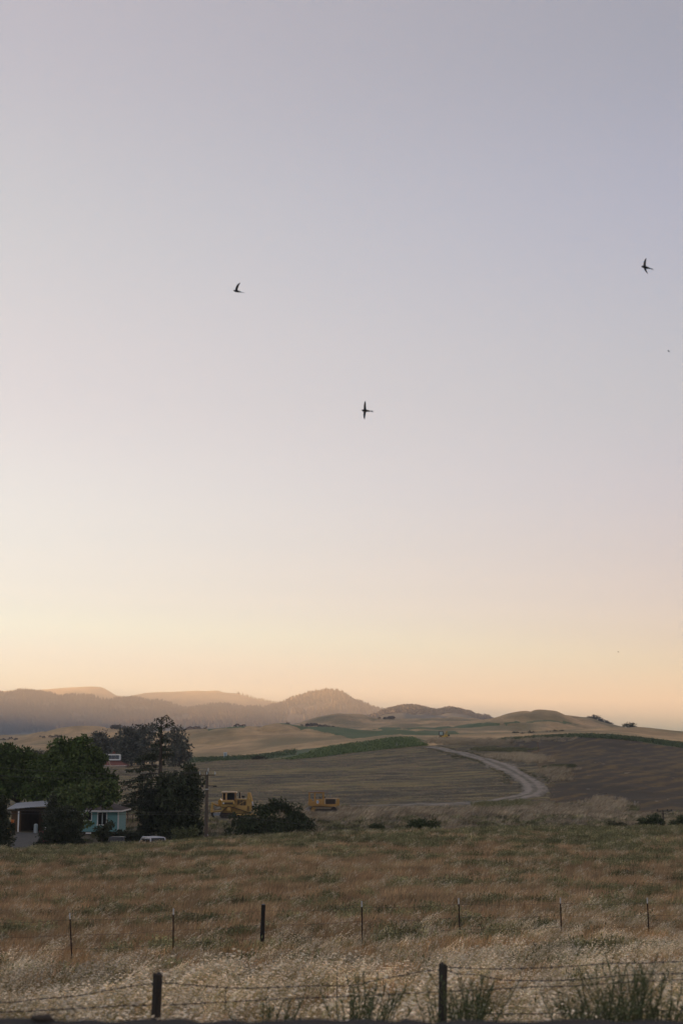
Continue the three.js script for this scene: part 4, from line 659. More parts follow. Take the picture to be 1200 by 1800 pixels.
// ------------------------------------------------------------------ bulldozers and digger
const yellow = M(0.5, 0.33, 0.1, 0.42, { map: metalTex }), rustYellow = M(0.46, 0.275, 0.085, 0.7, { map: metalTex }), steel = M(0.055, 0.048, 0.042, 0.6, { metalness: 0.3, map: metalTex }), black = M(0.012, 0.012, 0.013, 0.5), cream = M(0.5, 0.38, 0.25, 0.5), bright = M(0.5, 0.52, 0.55, 0.3, { metalness: 0.6 });
function trackLoop(pts, r, w, z) {                                 // belt of shoes round wheels: returns {x, y, angle, z} per shoe
  const path = new THREE.Path(), n = pts.length, out = [];
  for (let i = 0; i < n; i++) { // outer tangents of equal-handed circles [x, y, r], clockwise seen from +z
    const [x0, y0, a] = pts[i], [x1, y1, b] = pts[(i + 1) % n], L = Math.hypot(x1 - x0, y1 - y0), th = Math.atan2(y1 - y0, x1 - x0), ph = Math.asin((a - b) / L), nx = Math.cos(th + Math.PI / 2 - ph), ny = Math.sin(th + Math.PI / 2 - ph);
    const p = [x0 + nx * a, y0 + ny * a], q = [x1 + nx * b, y1 + ny * b]; if (i === 0) path.moveTo(...p); else path.lineTo(...p); path.lineTo(...q);
    const [x2, y2, c] = pts[(i + 2) % n], th2 = Math.atan2(y2 - y1, x2 - x1), ph2 = Math.asin((b - c) / Math.hypot(x2 - x1, y2 - y1)), a0 = th + Math.PI / 2 - ph; let a1 = th2 + Math.PI / 2 - ph2; while (a1 > a0) a1 -= 2 * Math.PI;
    for (let k = 1; k < 8; k++) path.lineTo(x1 + b * Math.cos(mixn(a0, a1, k / 8)), y1 + b * Math.sin(mixn(a0, a1, k / 8)));
  }
  const len = path.getLength(), m = Math.round(len / 0.22), sp = path.getSpacedPoints(m);
  for (let i = 0; i < m; i++) out.push({ x: sp[i].x, y: sp[i].y, a: Math.atan2(sp[i + 1].y - sp[i].y, sp[i + 1].x - sp[i].x) });
  return out;
}
const shoe = mergeGeometries([box(0.205, 0.05, 0.56), box(0.03, 0.06, 0.56, 0.07, 0.045, 0)]);
{
  const d = 200, p = ground(412, d), g = group('bulldozer', p); g.position.y += 0.02;
  for (const z of [0.95, -0.95]) {
    const t = part(g, 'track', box(3.1, 0.36, 0.34, 0.2, 0.42, z), darkTimber);
    for (const s of trackLoop([[-1.55, 0.4, 0.36], [-0.68, 1.18, 0.42], [1.9, 0.4, 0.36]], 0, 0, z)) { const m = part(t, 'shoe', shoe, steel); m.position.set(s.x, s.y, z); m.rotation.z = s.a; }
    part(t, 'sprocket', [cylZ(0.34, 0.3, -0.68, 1.18, z, 20), cylZ(0.36, 0.12, -0.68, 1.18, z, 20)], rustYellow); part(t, 'hub', [cylZ(0.28, 0.16, -0.68, 1.18, z + Math.sign(z) * 0.22), cylZ(0.12, 0.1, -0.68, 1.18, z + Math.sign(z) * 0.32)], yellow);
    for (const x of [-1.55, 1.9]) part(t, 'idler', [cylZ(0.33, 0.2, x, 0.4, z, 18), cylZ(0.12, 0.4, x, 0.4, z)], steel);
    for (let i = 0; i < 7; i++) part(t, 'roller', cylZ(0.13, 0.36, -1.1 + i * 0.43, 0.24, z, 12), steel);
  }
  part(g, 'hull', [plate([[-1.7, 0.7], [2.0, 0.6], [2.1, 1.6], [0.3, 1.72], [-0.1, 1.62], [-1.75, 1.75]], 1.3, -0.65, 0.03), box(2.0, 0.1, 2.2, -0.75, 1.78, 0), plate([[-1.7, 1.5], [-0.15, 1.5], [0.1, 1.62], [0.1, 2.34], [-1.75, 2.34]], 2.2, -1.1, 0.04)], yellow);
  part(g, 'stripe_panel', box(1.42, 0.2, 0.03, -0.85, 2.0, 1.115), black); part(g, 'round_badge', cylZ(0.1, 0.03, -1.42, 2.0, 1.13, 12), white);
  const hood = part(g, 'hood', [plate([[0.2, 1.6], [2.2, 1.5], [2.2, 2.46], [1.75, 2.52], [0.2, 2.6]], 1.15, -0.575, 0.05)], yellow);
  part(hood, 'side_grille', [box(1.28, 0.76, 0.03, 1.02, 2.05, 0.58)], M(0.06, 0.045, 0.022, 0.7)); part(hood, 'grille_brace', [box(1.2, 0.07, 0.04, 1.05, 2.06, 0.605, 0.52)], yellow); for (let i = 0; i < 4; i++) part(hood, 'grille_bar', box(0.04, 0.76, 0.035, 0.42 + i * 0.4, 2.05, 0.6), rustYellow);
  part(hood, 'hood_top', box(1.5, 0.05, 1.0, 0.98, 2.6, 0, -0.035), cream);
  part(g, 'radiator_guard', [plate([[1.78, 0.9], [2.32, 0.95], [2.34, 2.55], [1.78, 2.58]], 1.3, -0.65, 0.04)], yellow);
  const cab = part(g, 'cab', [box(0.1, 1.12, 0.1, -1.56, 2.86, 0.8, 0.04), box(0.24, 1.12, 0.1, -1.1, 2.86, 0.82), box(0.1, 1.12, 0.1, 0.14, 2.86, 0.8), box(0.1, 1.12, 0.1, -1.56, 2.86, -0.8), box(0.1, 1.12, 0.1, 0.14, 2.86, -0.8), box(1.8, 0.1, 1.7, -0.7, 2.38, 0)], M(0.40, 0.24, 0.10, 0.5));
  part(cab, 'roof', [plate([[-1.78, 3.38], [0.34, 3.36], [0.3, 3.52], [-0.2, 3.56], [-1.74, 3.56]], 1.9, -0.95, 0.04)], cream);
  for (const z of [0.78, -0.78]) { part(cab, 'window', box(0.28, 0.9, 0.03, -1.37, 2.88, z), glassDark); part(cab, 'window', box(1.0, 0.94, 0.03, -0.45, 2.88, z), glassDark); }
  part(cab, 'window', box(0.03, 0.9, 1.4, 0.14, 2.88, 0), glassDark); part(cab, 'window', box(0.03, 0.9, 1.4, -1.57, 2.88, 0), glassDark);
  part(cab, 'door_frame', box(0.12, 1.7, 0.06, 0.02, 2.45, 0.95), black); part(cab, 'seat', [box(0.5, 0.5, 0.5, -0.8, 2.6, 0), box(0.14, 0.6, 0.5, -1.05, 2.95, 0)], M(0.25, 0.3, 0.3));
  part(g, 'fuel_tank', [plate([[-2.15, 1.75], [-1.72, 1.45], [-1.62, 2.25], [-1.95, 2.58], [-2.2, 2.35]], 1.7, -0.85, 0.06)], M(0.5, 0.27, 0.05, 0.22, { metalness: 0.35 })); part(g, 'tail_light', [box(0.06, 0.1, 0.2, -2.05, 2.7, 0.6), box(0.06, 0.1, 0.2, -2.05, 2.7, -0.6)], black);
  part(g, 'exhaust_stack', [bar(V(0.72, 2.55, 0.15), V(0.72, 3.45, 0.15), 0.09), bar(V(0.72, 2.55, 0.15), V(0.72, 2.95, 0.15), 0.13)], black); part(g, 'air_precleaner', [bar(V(1.2, 2.55, -0.1), V(1.2, 2.8, -0.1), 0.1), bar(V(1.2, 2.78, -0.1), V(1.2, 2.95, -0.1), 0.24, 14)], black); part(g, 'handrail', [bar(V(0.85, 3.45, 0.5), V(1.85, 3.5, 0.5), 0.03), bar(V(0.9, 2.6, 0.5), V(0.85, 3.45, 0.5), 0.03)], cream);
  for (const z of [0.72, -0.72]) { const c = part(g, 'lift_cylinder', [bar(V(2.1, 3.36, z), V(2.42, 2.2, z), 0.11), box(0.3, 0.4, 0.16, 1.98, 3.2, z, 0.2)], yellow); part(c, 'piston_rod', bar(V(2.42, 2.2, z), V(2.72, 1.2, z), 0.06), bright); part(g, 'cylinder_bracket', plate([[1.7, 2.5], [2.05, 2.5], [2.15, 3.35], [1.95, 3.4], [1.85, 3.0]], 0.14, z - 0.07, 0.01), yellow); }
  for (const z of [1.38, -1.38]) part(g, 'push_arm', [bar(V(0.3, 0.45, z), V(3.0, 0.45, z), 0.14, 6), box(0.3, 0.4, 0.3, 0.3, 0.45, z * 0.93)], yellow);
  const blade = part(g, 'blade', plate([[3.0, 0.05], [3.12, 0.05], [3.02, 0.5], [3.04, 1.1], [3.25, 1.62], [3.12, 1.62], [2.9, 1.1], [2.88, 0.5]], 3.9, -1.95, 0.01), yellow); part(blade, 'cutting_edge', box(0.1, 0.25, 3.95, 3.1, 0.14, 0, 0.2), bright);
  const rip = part(g, 'ripper', [box(0.3, 0.36, 2.2, -3.05, 0.95, 0), bar(V(-1.7, 0.95, 0.55), V(-3.0, 0.85, 0.55), 0.12, 6), bar(V(-1.7, 0.95, -0.55), V(-3.0, 0.85, -0.55), 0.12, 6), plate([[-3.25, 0.9], [-2.95, 0.9], [-2.9, 2.05], [-3.15, 2.1]], 0.2, 0.3, 0.01), plate([[-3.25, 0.9], [-2.95, 0.9], [-2.9, 2.05], [-3.15, 2.1]], 0.2, -0.5, 0.01)], yellow);
  for (const z of [0.4, -0.4]) part(rip, 'ripper_cylinder', bar(V(-1.75, 1.55, z), V(-3.0, 1.9, z), 0.1), rustYellow); part(rip, 'ripper_hose', [tube([V(-1.8, 1.7, 0.2), V(-2.3, 1.35, 0.25), V(-2.9, 1.75, 0.3)], 0.035, 12), tube([V(-1.8, 1.6, -0.1), V(-2.4, 1.2, 0), V(-2.9, 1.5, 0.1)], 0.035, 12)], bright);
  for (const z of [0.75, 0, -0.75]) part(rip, 'shank', plate([[-3.2, 1.1], [-2.95, 1.1], [-2.9, 0.3], [-2.65, 0.05], [-2.8, 0.02], [-3.15, 0.25]], 0.12, z - 0.06, 0.01), steel);
  part(rip, 'counterweight', box(1.0, 0.3, 1.4, -2.35, 0.5, 0), M(0.3, 0.34, 0.4, 0.5, { metalness: 0.4 }));
  put(g, 'yellow cab bulldozer with rear ripper beside the utility pole', 'bulldozer');
}
{
  const d = 212, p = ground(568, d), g = group('bulldozer', p); g.position.y = at(568, 1429, d).y; g.rotation.y = 0.08;
  for (const z of [0.75, -0.75]) { const t = part(g, 'track', box(2.6, 0.3, 0.3, 0, 0.42, z), steel); for (const s of trackLoop([[-1.45, 0.5, 0.42], [1.5, 0.45, 0.38]].concat([[0, 0.28, 0.2]]), 0, 0, z)) { const m = part(t, 'shoe', shoe, steel); m.position.set(s.x, s.y, z); m.rotation.z = s.a; } part(t, 'sprocket', cylZ(0.36, 0.2, -1.45, 0.5, z), rustYellow); part(t, 'idler', cylZ(0.34, 0.2, 1.5, 0.45, z), steel); }
  part(g, 'hull', [box(3.7, 0.35, 1.1, 0.1, 1.1, 0), box(1.0, 0.7, 1.4, -1.45, 1.35, 0), box(1.5, 0.1, 2.0, -0.6, 1.1, 0)], rustYellow);
  part(g, 'engine', [box(1.35, 0.75, 0.5, 1.05, 1.6, 0), box(0.3, 0.3, 0.62, 0.75, 1.7, 0), box(0.4, 0.4, 0.66, 1.35, 1.5, 0), cylZ(0.17, 0.7, 1.0, 1.4, 0)], M(0.05, 0.038, 0.03, 0.7)); part(g, 'hood', [box(2.0, 0.14, 0.9, 1.15, 2.07, 0, -0.02), box(0.12, 0.9, 0.95, 0.2, 1.7, 0)], cream);
  part(g, 'radiator_nose', [plate([[1.75, 1.05], [2.32, 1.05], [2.36, 1.95], [2.15, 2.1], [1.95, 2.05]], 1.0, -0.5, 0.05)], rustYellow); part(g, 'exhaust_pipe', bar(V(1.0, 2.1, 0.1), V(1.0, 2.95, 0.1), 0.06), M(0.28, 0.28, 0.27)); part(g, 'air_cleaner', bar(V(0.22, 2.05, 0.2), V(0.22, 2.32, 0.2), 0.12), black);
  const cab = part(g, 'cab_frame', [box(0.12, 1.85, 0.12, -2.02, 2.0, 0.75, 0.04), box(0.12, 1.85, 0.12, -2.02, 2.0, -0.75, 0.04), box(0.14, 1.5, 0.12, -1.24, 2.2, 0.8), box(0.14, 1.5, 0.12, -1.24, 2.2, -0.8), box(0.16, 1.75, 0.14, 0.0, 2.05, 0.8), box(0.16, 1.75, 0.14, 0.0, 2.05, -0.8), box(1.3, 0.08, 0.1, -0.62, 2.86, 0.8), box(2.6, 0.1, 0.12, -0.75, 2.94, 0.82), box(2.6, 0.1, 0.12, -0.75, 2.94, -0.82)], rustYellow);
  part(cab, 'canopy', [box(2.2, 0.12, 1.9, -1.0, 3.04, 0, 0.02), box(0.6, 0.08, 1.8, 0.42, 2.95, 0)], M(0.26, 0.19, 0.16, 0.8, { map: metalTex })); part(cab, 'side_panel', box(1.16, 0.78, 0.06, -0.62, 1.62, 0.84), rustYellow); part(cab, 'sticker', new THREE.CylinderGeometry(0.17, 0.17, 0.02, 16).rotateX(Math.PI / 2).scale(0.9, 1.3, 1).translate(-0.88, 1.6, 0.885), M(0.18, 0.32, 0.55, 0.5)); part(cab, 'sticker_rim', new THREE.TorusGeometry(0.17, 0.03, 6, 18).scale(0.9, 1.3, 1).translate(-0.88, 1.6, 0.89), white);
  part(g, 'seat', [box(0.5, 0.3, 0.6, -0.9, 1.7, 0), box(0.14, 0.6, 0.6, -1.15, 2.0, 0)], black); part(g, 'control_levers', [bar(V(-0.35, 1.7, 0.2), V(-0.5, 2.4, 0.2), 0.03), bar(V(-0.35, 1.7, -0.1), V(-0.55, 2.35, -0.1), 0.03)], steel);
  part(g, 'winch', [cylZ(0.32, 0.9, -1.95, 1.35, 0), box(0.5, 0.9, 0.12, -1.85, 1.5, 0.5, 0.2), box(0.5, 0.9, 0.12, -1.85, 1.5, -0.5, 0.2)], rustYellow); part(g, 'rear_hitch', [bar(V(-1.8, 0.9, 0), V(-2.6, 0.55, 0), 0.12, 8), cylZ(0.22, 0.3, -2.5, 0.5, 0.5), cylZ(0.22, 0.3, -2.2, 0.42, 0.6)], M(0.3, 0.29, 0.28, 0.5));
  put(g, 'older yellow bulldozer with open canopy, half sunk in tall grass', 'bulldozer');
}
{
  const d = 556, p = ground(779, d), g = group('backhoe_digger', p);
  part(g, 'body', [box(3.2, 0.7, 1.4, 0, 1.0, 0), plate([[0.3, 1.2], [1.9, 1.1], [1.9, 1.6], [0.3, 1.8]], 1.1, -0.55, 0.05)], M(0.5, 0.33, 0.04, 0.5));
  const cab = part(g, 'cab', [box(1.75, 0.14, 1.6, -0.9, 2.95, 0), box(0.18, 1.5, 0.14, -1.68, 2.2, 0.7), box(0.18, 1.5, 0.14, -0.12, 2.2, 0.7), box(0.18, 1.5, 0.14, -1.68, 2.2, -0.7), box(0.18, 1.5, 0.14, -0.12, 2.2, -0.7), box(1.7, 0.24, 1.5, -0.9, 1.5, 0)], black); for (const z of [0.72, -0.72]) part(cab, 'window', box(1.3, 1.15, 0.03, -0.9, 2.25, z), M(0.3, 0.4, 0.42, 0.1));
  const arm = part(g, 'boom', [bar(V(0.6, 1.4, 0.2), V(1.3, 3.1, 0.2), 0.2, 6, 0.16), bar(V(1.3, 3.1, 0.2), V(1.75, 1.7, 0.2), 0.15, 6, 0.1)], M(0.4, 0.28, 0.07, 0.5)); part(arm, 'bucket', plate([[1.6, 1.75], [2.3, 1.75], [2.4, 1.3], [2.0, 1.05], [1.6, 1.25]], 0.7, -0.15, 0.02), steel); part(arm, 'boom_cylinder', bar(V(0.25, 1.7, 0.1), V(0.95, 2.6, 0.15), 0.09), cream);
  for (const [x, r] of [[-1.2, 0.62], [1.25, 0.5]]) for (const z of [0.8, -0.8]) { const w = part(g, 'wheel', cylZ(r, 0.38, x, r, z, 20), black); part(w, 'rim', cylZ(r * 0.5, 0.4, x, r, z, 14), cream); }
  put(g, 'small digger with black cab on the crest beside the dirt road', 'digger');
}
// ------------------------------------------------------------------ cars behind the meadow crest
function car(name, label, px, d, yTop, turn, paint, pickup) {
  const p = ground(px, d), g = group(name, p); const H = pickup ? 1.62 : 1.78; p.y = at(px, yTop, d).y - H; g.position.copy(p); g.rotation.y = turn;   // length along z, rear towards +z
  const prof = pickup ? [[-2.6, 0.35], [2.5, 0.35], [2.6, 0.9], [1.2, 1.0], [0.7, 1.08], [-2.6, 1.05]] : [[-2.3, 0.35], [2.25, 0.35], [2.35, 0.85], [1.2, 1.08], [-2.25, 1.1], [-2.35, 0.8]], cabp = pickup ? [[-0.6, 1.05], [1.1, 1.0], [0.6, 1.58], [-0.45, 1.6]] : [[-2.25, 1.08], [1.2, 1.05], [0.5, 1.7], [-1.9, 1.73]];
  const turnG = (geo) => geo.rotateY(Math.PI / 2);                 // profile x (front +) becomes -z
  part(g, 'body', turnG(plate(prof, 1.84, -0.92, 0.07)), paint);
  const glass = part(g, 'glasshouse', turnG(plate(cabp, 1.5, -0.75, 0.1)), glassDark); part(glass, 'roof_panel', turnG(plate(pickup ? [[-0.45, 1.56], [0.6, 1.54], [0.5, 1.63], [-0.4, 1.64]] : [[-1.92, 1.68], [0.55, 1.66], [0.4, 1.77], [-1.75, 1.79]], 1.42, -0.71, 0.04)), paint);
  for (const s of [-1, 1]) { for (const [a, b] of pickup ? [[[-0.6, 1.05], [-0.45, 1.58]], [[1.1, 1.0], [0.6, 1.56]]] : [[[-2.25, 1.08], [-1.88, 1.72]], [[-0.7, 1.08], [-0.65, 1.72]], [[1.2, 1.05], [0.5, 1.69]]]) part(glass, 'pillar', bar(V(s * 0.76, a[1], -a[0]), V(s * 0.66, b[1], -b[0]), 0.06, 6), paint); for (const zz of [-1.45, 1.45]) { const w = part(g, 'wheel', new THREE.CylinderGeometry(0.36, 0.36, 0.24, 20).rotateZ(Math.PI / 2).translate(s * 0.84, 0.36, zz), black); part(w, 'rim', new THREE.CylinderGeometry(0.2, 0.2, 0.26, 14).rotateZ(Math.PI / 2).translate(s * 0.84, 0.36, zz), bright); } part(g, 'tail_light', box(0.14, 0.3, 0.06, s * 0.8, 0.92, pickup ? 2.6 : 2.32), M(0.25, 0.02, 0.02, 0.3)); part(g, 'side_mirror', box(0.16, 0.14, 0.1, s * 1.0, 1.12, -0.95), paint); }
  put(g, label, 'car');
}
car('parked_suv', 'white sport utility car showing its roof above the meadow', 265, 133, 1470, 0.45, M(0.42, 0.44, 0.48, 0.3), false);
car('parked_pickup', 'dark pickup car left of the white one, nearly hidden', 206, 135, 1471, -0.05, M(0.03, 0.035, 0.04, 0.3), true);

// ------------------------------------------------------------------ poles, wires and fences
const poleWood = M(0.12, 0.1, 0.082, 0.9, { map: barkTex, bumpMap: barkTex, bumpScale: 0.02 }), wireM = M(0.05, 0.05, 0.05, 0.6), insul = M(0.55, 0.6, 0.62, 0.3);
{
  const d = 141, b = ground(362, d), g = group('utility_pole', b), t = at(362, 1356, d).y - b.y;
  part(g, 'pole', bar(V(0, -0.6, 0), V(0, t, 0), 0.19, 12, 0.14), poleWood);
  part(g, 'crossarm', box(1.6, 0.11, 0.1, 0.05, t - 0.35, 0.13, 0, 0.5), poleWood); for (const x of [-0.65, 0.0, 0.75]) part(g, 'insulator', [bar(V(x, t - 0.3, 0.13 - x * 0.5), V(x, t - 0.1, 0.13 - x * 0.5), 0.05, 8, 0.07), bar(V(x, t - 0.1, 0.13 - x * 0.5), V(x, t - 0.02, 0.13 - x * 0.5), 0.035)], insul);
  part(g, 'top_pin', bar(V(0.1, t - 0.1, 0), V(0.12, t + 0.32, 0), 0.05, 8, 0.03), insul); part(g, 'lamp_arm', bar(V(0, t - 1.35, 0.1), V(0.75, t - 1.38, 0.1), 0.04, 6), poleWood); part(g, 'lamp_head', [plate([[0.62, t - 1.5], [1.0, t - 1.47], [0.95, t - 1.34], [0.6, t - 1.34]], 0.2, 0, 0.02)], black); part(g, 'junction_box', box(0.3, 0.18, 0.2, -0.45, t - 1.42, 0.1), black); part(g, 'collar_band', bar(V(0, t - 1.75, 0), V(0, t - 1.66, 0), 0.165, 12), bright); part(g, 'meter', box(0.1, 0.14, 0.08, 0.14, 1.5, 0.08), insul);
  put(g, 'weathered wooden utility pole with insulators beside the dark oak', 'utility pole');
  const wire = (name, a, e, sag, label) => put(part(null, name, tube([a, a.clone().lerp(e, 0.25).add(V(0, -sag * 0.75, 0)), a.clone().lerp(e, 0.5).add(V(0, -sag, 0)), a.clone().lerp(e, 0.75).add(V(0, -sag * 0.75, 0)), e], 0.014, 60, 4), wireM), label, 'wire', 'overhead wires');
  const top = (x, y) => V(b.x + x, b.y + t + y, b.z + 0.1), grp = 'overhead wires';
  wire('overhead_wire', top(-0.65, -0.05), at(-120, 1335, 120), 0.6, 'highest overhead wire running left from the utility pole');
  wire('overhead_wire', top(0, -0.05), at(-120, 1352, 120), 0.7, 'middle overhead wire running left from the utility pole');
  wire('overhead_wire', V(b.x, at(362, 1427, d).y, b.z + 0.2), at(-120, 1420, 125), 0.15, 'upper service wire crossing in front of the turquoise house');
  wire('overhead_wire', V(b.x, at(362, 1431, d).y, b.z + 0.2), at(-120, 1426, 125), 0.15, 'lower service wire crossing in front of the turquoise house');
  wire('overhead_wire', V(b.x, at(362, 1427, d).y, b.z + 0.2), V(b.x + 24, at(780, 1449, 130).y - 1.0, -128), 0.3, 'faint service wire running right across the big dark bush');
}
{
  const d = 139, b = ground(1166, d), g = group('crossarm_pole', b), t = at(1166, 1423, d).y - b.y;
  part(g, 'pole', bar(V(0, -0.4, 0), V(0, t, 0), 0.09, 10, 0.07), poleWood); part(g, 'crossarm', box(1.45, 0.08, 0.08, 0.12, t - 0.14, 0.09, 0.02), poleWood);
  for (const x of [-0.55, 0.42, 0.78]) part(g, 'insulator', [bar(V(x, t - 0.1, 0.09), V(x, t + 0.03, 0.09), 0.05, 8, 0.06)], black);
  for (const s of [-1, 1]) part(g, 'arm_brace', bar(V(0, t - 0.45, 0.1), V(0.12 + s * 0.5, t - 0.16, 0.1), 0.02, 5), steel);
  put(g, 'low pole with crossarm and three knobs on the right', 'utility pole');
}
{ // far pasture fence behind the house, of rails on posts
  const g = group('pasture_fence'), d = 186, A = ground(206, d), B = ground(252, d + 4), n = 6, dk = M(0.07, 0.058, 0.045), pts = [];
  for (let i = 0; i < n; i++) { const x = mixn(A.x, B.x, i / (n - 1)), z = mixn(A.z, B.z, i / (n - 1)), y = land(x, z); pts.push(V(x, y, z)); part(g, 'post', bar(V(x, y - 0.2, z), V(x, y + 1.35, z), 0.06, 6), dk); }
  for (const h of [0.75, 1.2]) for (let i = 0; i + 1 < n; i++) part(g, 'rail', bar(pts[i].clone().add(V(0, h, 0.07)), pts[i + 1].clone().add(V(0, h, 0.07)), 0.045, 5), h > 1 ? dk : M(0.2, 0.18, 0.16));
  put(g, 'dark rail fence between the turquoise house and the tall conifer', 'fence');
}
{ // wooden H-brace and stakes in the field
  const g = group('field_gate_brace'), d = 246, a = ground(1051, d), b = ground(1066, d - 3);
  part(g, 'post', bar(a.clone().add(V(0, -0.2, 0)), V(a.x, at(1051, 1402.5, d).y, a.z), 0.13, 8), darkTimber); part(g, 'post', bar(b.clone().add(V(0, -0.2, 0)), V(b.x, at(1066, 1410, d - 3).y, b.z), 0.1, 8), darkTimber); part(g, 'rail', bar(a.clone().add(V(0, 1.0, 0.1)), b.clone().add(V(0, 0.95, 0.1)), 0.06, 6), poleWood);
  put(g, 'two dark fence posts joined by a rail in the pale grass', 'fence');
  const stake = (px, d, h, r, lean, label, m = poleWood) => { const p = ground(px, d), g = group('marker_stake', p); part(g, 'stake', bar(V(0, -0.2, 0), V(lean, h, 0), r, 7, r * 0.85), m); part(g, 'tip', bar(V(lean, h, 0), V(lean * 1.02, h + 0.06, 0), r * 0.85, 7, r * 0.3), m); put(g, label, 'stake'); };
  stake(946, 428, 2.9, 0.1, -0.25, 'leaning brown stake standing in the pale grass drift', M(0.22, 0.13, 0.07));
  stake(382, 166, 1.0, 0.05, 0, 'short dark stake in the rough grass right of the utility pole', darkTimber);
  stake(1115, 225, 0.9, 0.05, 0.02, 'short pale stake at the foot of the right field', M(0.45, 0.42, 0.38));
  stake(697, 492, 1.4, 0.08, 0, 'small pale stake at the lower edge of the vineyard wedge', M(0.4, 0.4, 0.42));
}
{ // second fence: steel T-posts with pale tips, one wooden post, thin wires
  const g = group('steel_post_fence'), rust = M(0.028, 0.017, 0.013, 0.85), tip = M(0.5, 0.53, 0.55, 0.5), tops = [];
  const list = [[123, 1605, 129, 1668, 41], [305, 1597, 305, 1664, 42], [463, 1590, 460, 1655, 42.5, 1], [635.5, 1584, 637, 1648, 43], [805.5, 1579, 808, 1642, 43.5], [984, 1578, 986, 1636, 44], [1136.5, 1578, 1140, 1638, 44.5], [-60, 1610, -58, 1672, 41], [1290, 1576, 1292, 1636, 45]];
  for (const [tx, ty, bx, by, d, wood] of list) {
    const a = at(bx, by, d), e = at(tx, ty, d); a.y = land(a.x, a.z) - 0.15;
    tops.push([tx, a, e]);
    if (wood) { part(g, 'wooden_post', bar(a, e, 0.068, 12, 0.058), M(0.022, 0.02, 0.018, 0.95, { map: barkTex })); part(g.children[g.children.length - 1], 'sawn_top', bar(e, e.clone().add(V(0, 0.012, 0)), 0.055, 12), M(0.2, 0.22, 0.25)); continue; }
    const dir = e.clone().sub(a), L = dir.length(), q = new THREE.Quaternion().setFromUnitVectors(V(0, 1, 0), dir.clone().normalize()), Tsec = (h) => [box(0.038, h, 0.007, 0, h / 2, 0), box(0.006, h, 0.034, 0, h / 2, -0.02)];
    const o = part(g, 'steel_post', Tsec(L - 0.17), rust), studs = []; for (let y = 0.3; y < L - 0.2; y += 0.055) studs.push(box(0.016, 0.014, 0.012, 0, y, 0.008)); part(o, 'stud_row', studs, rust);
    const tp = part(o, 'painted_tip', Tsec(0.17), tip); tp.position.y = L - 0.168; o.position.copy(a); o.quaternion.copy(q);
  }
  tops.sort((p, q) => p[0] - q[0]);
  for (const h of [0.12, 0.38, 0.62]) for (let i = 0; i + 1 < tops.length; i++) { const A = tops[i][2].clone().lerp(tops[i][1], h), B = tops[i + 1][2].clone().lerp(tops[i + 1][1], h); part(g, 'wire', tube([A, A.clone().lerp(B, 0.5).add(V(0, -0.04, 0)), B], 0.0036, 10, 4), wireM); }
  put(g, 'far wire fence of thin steel posts with pale tips and one wooden post', 'fence');
}
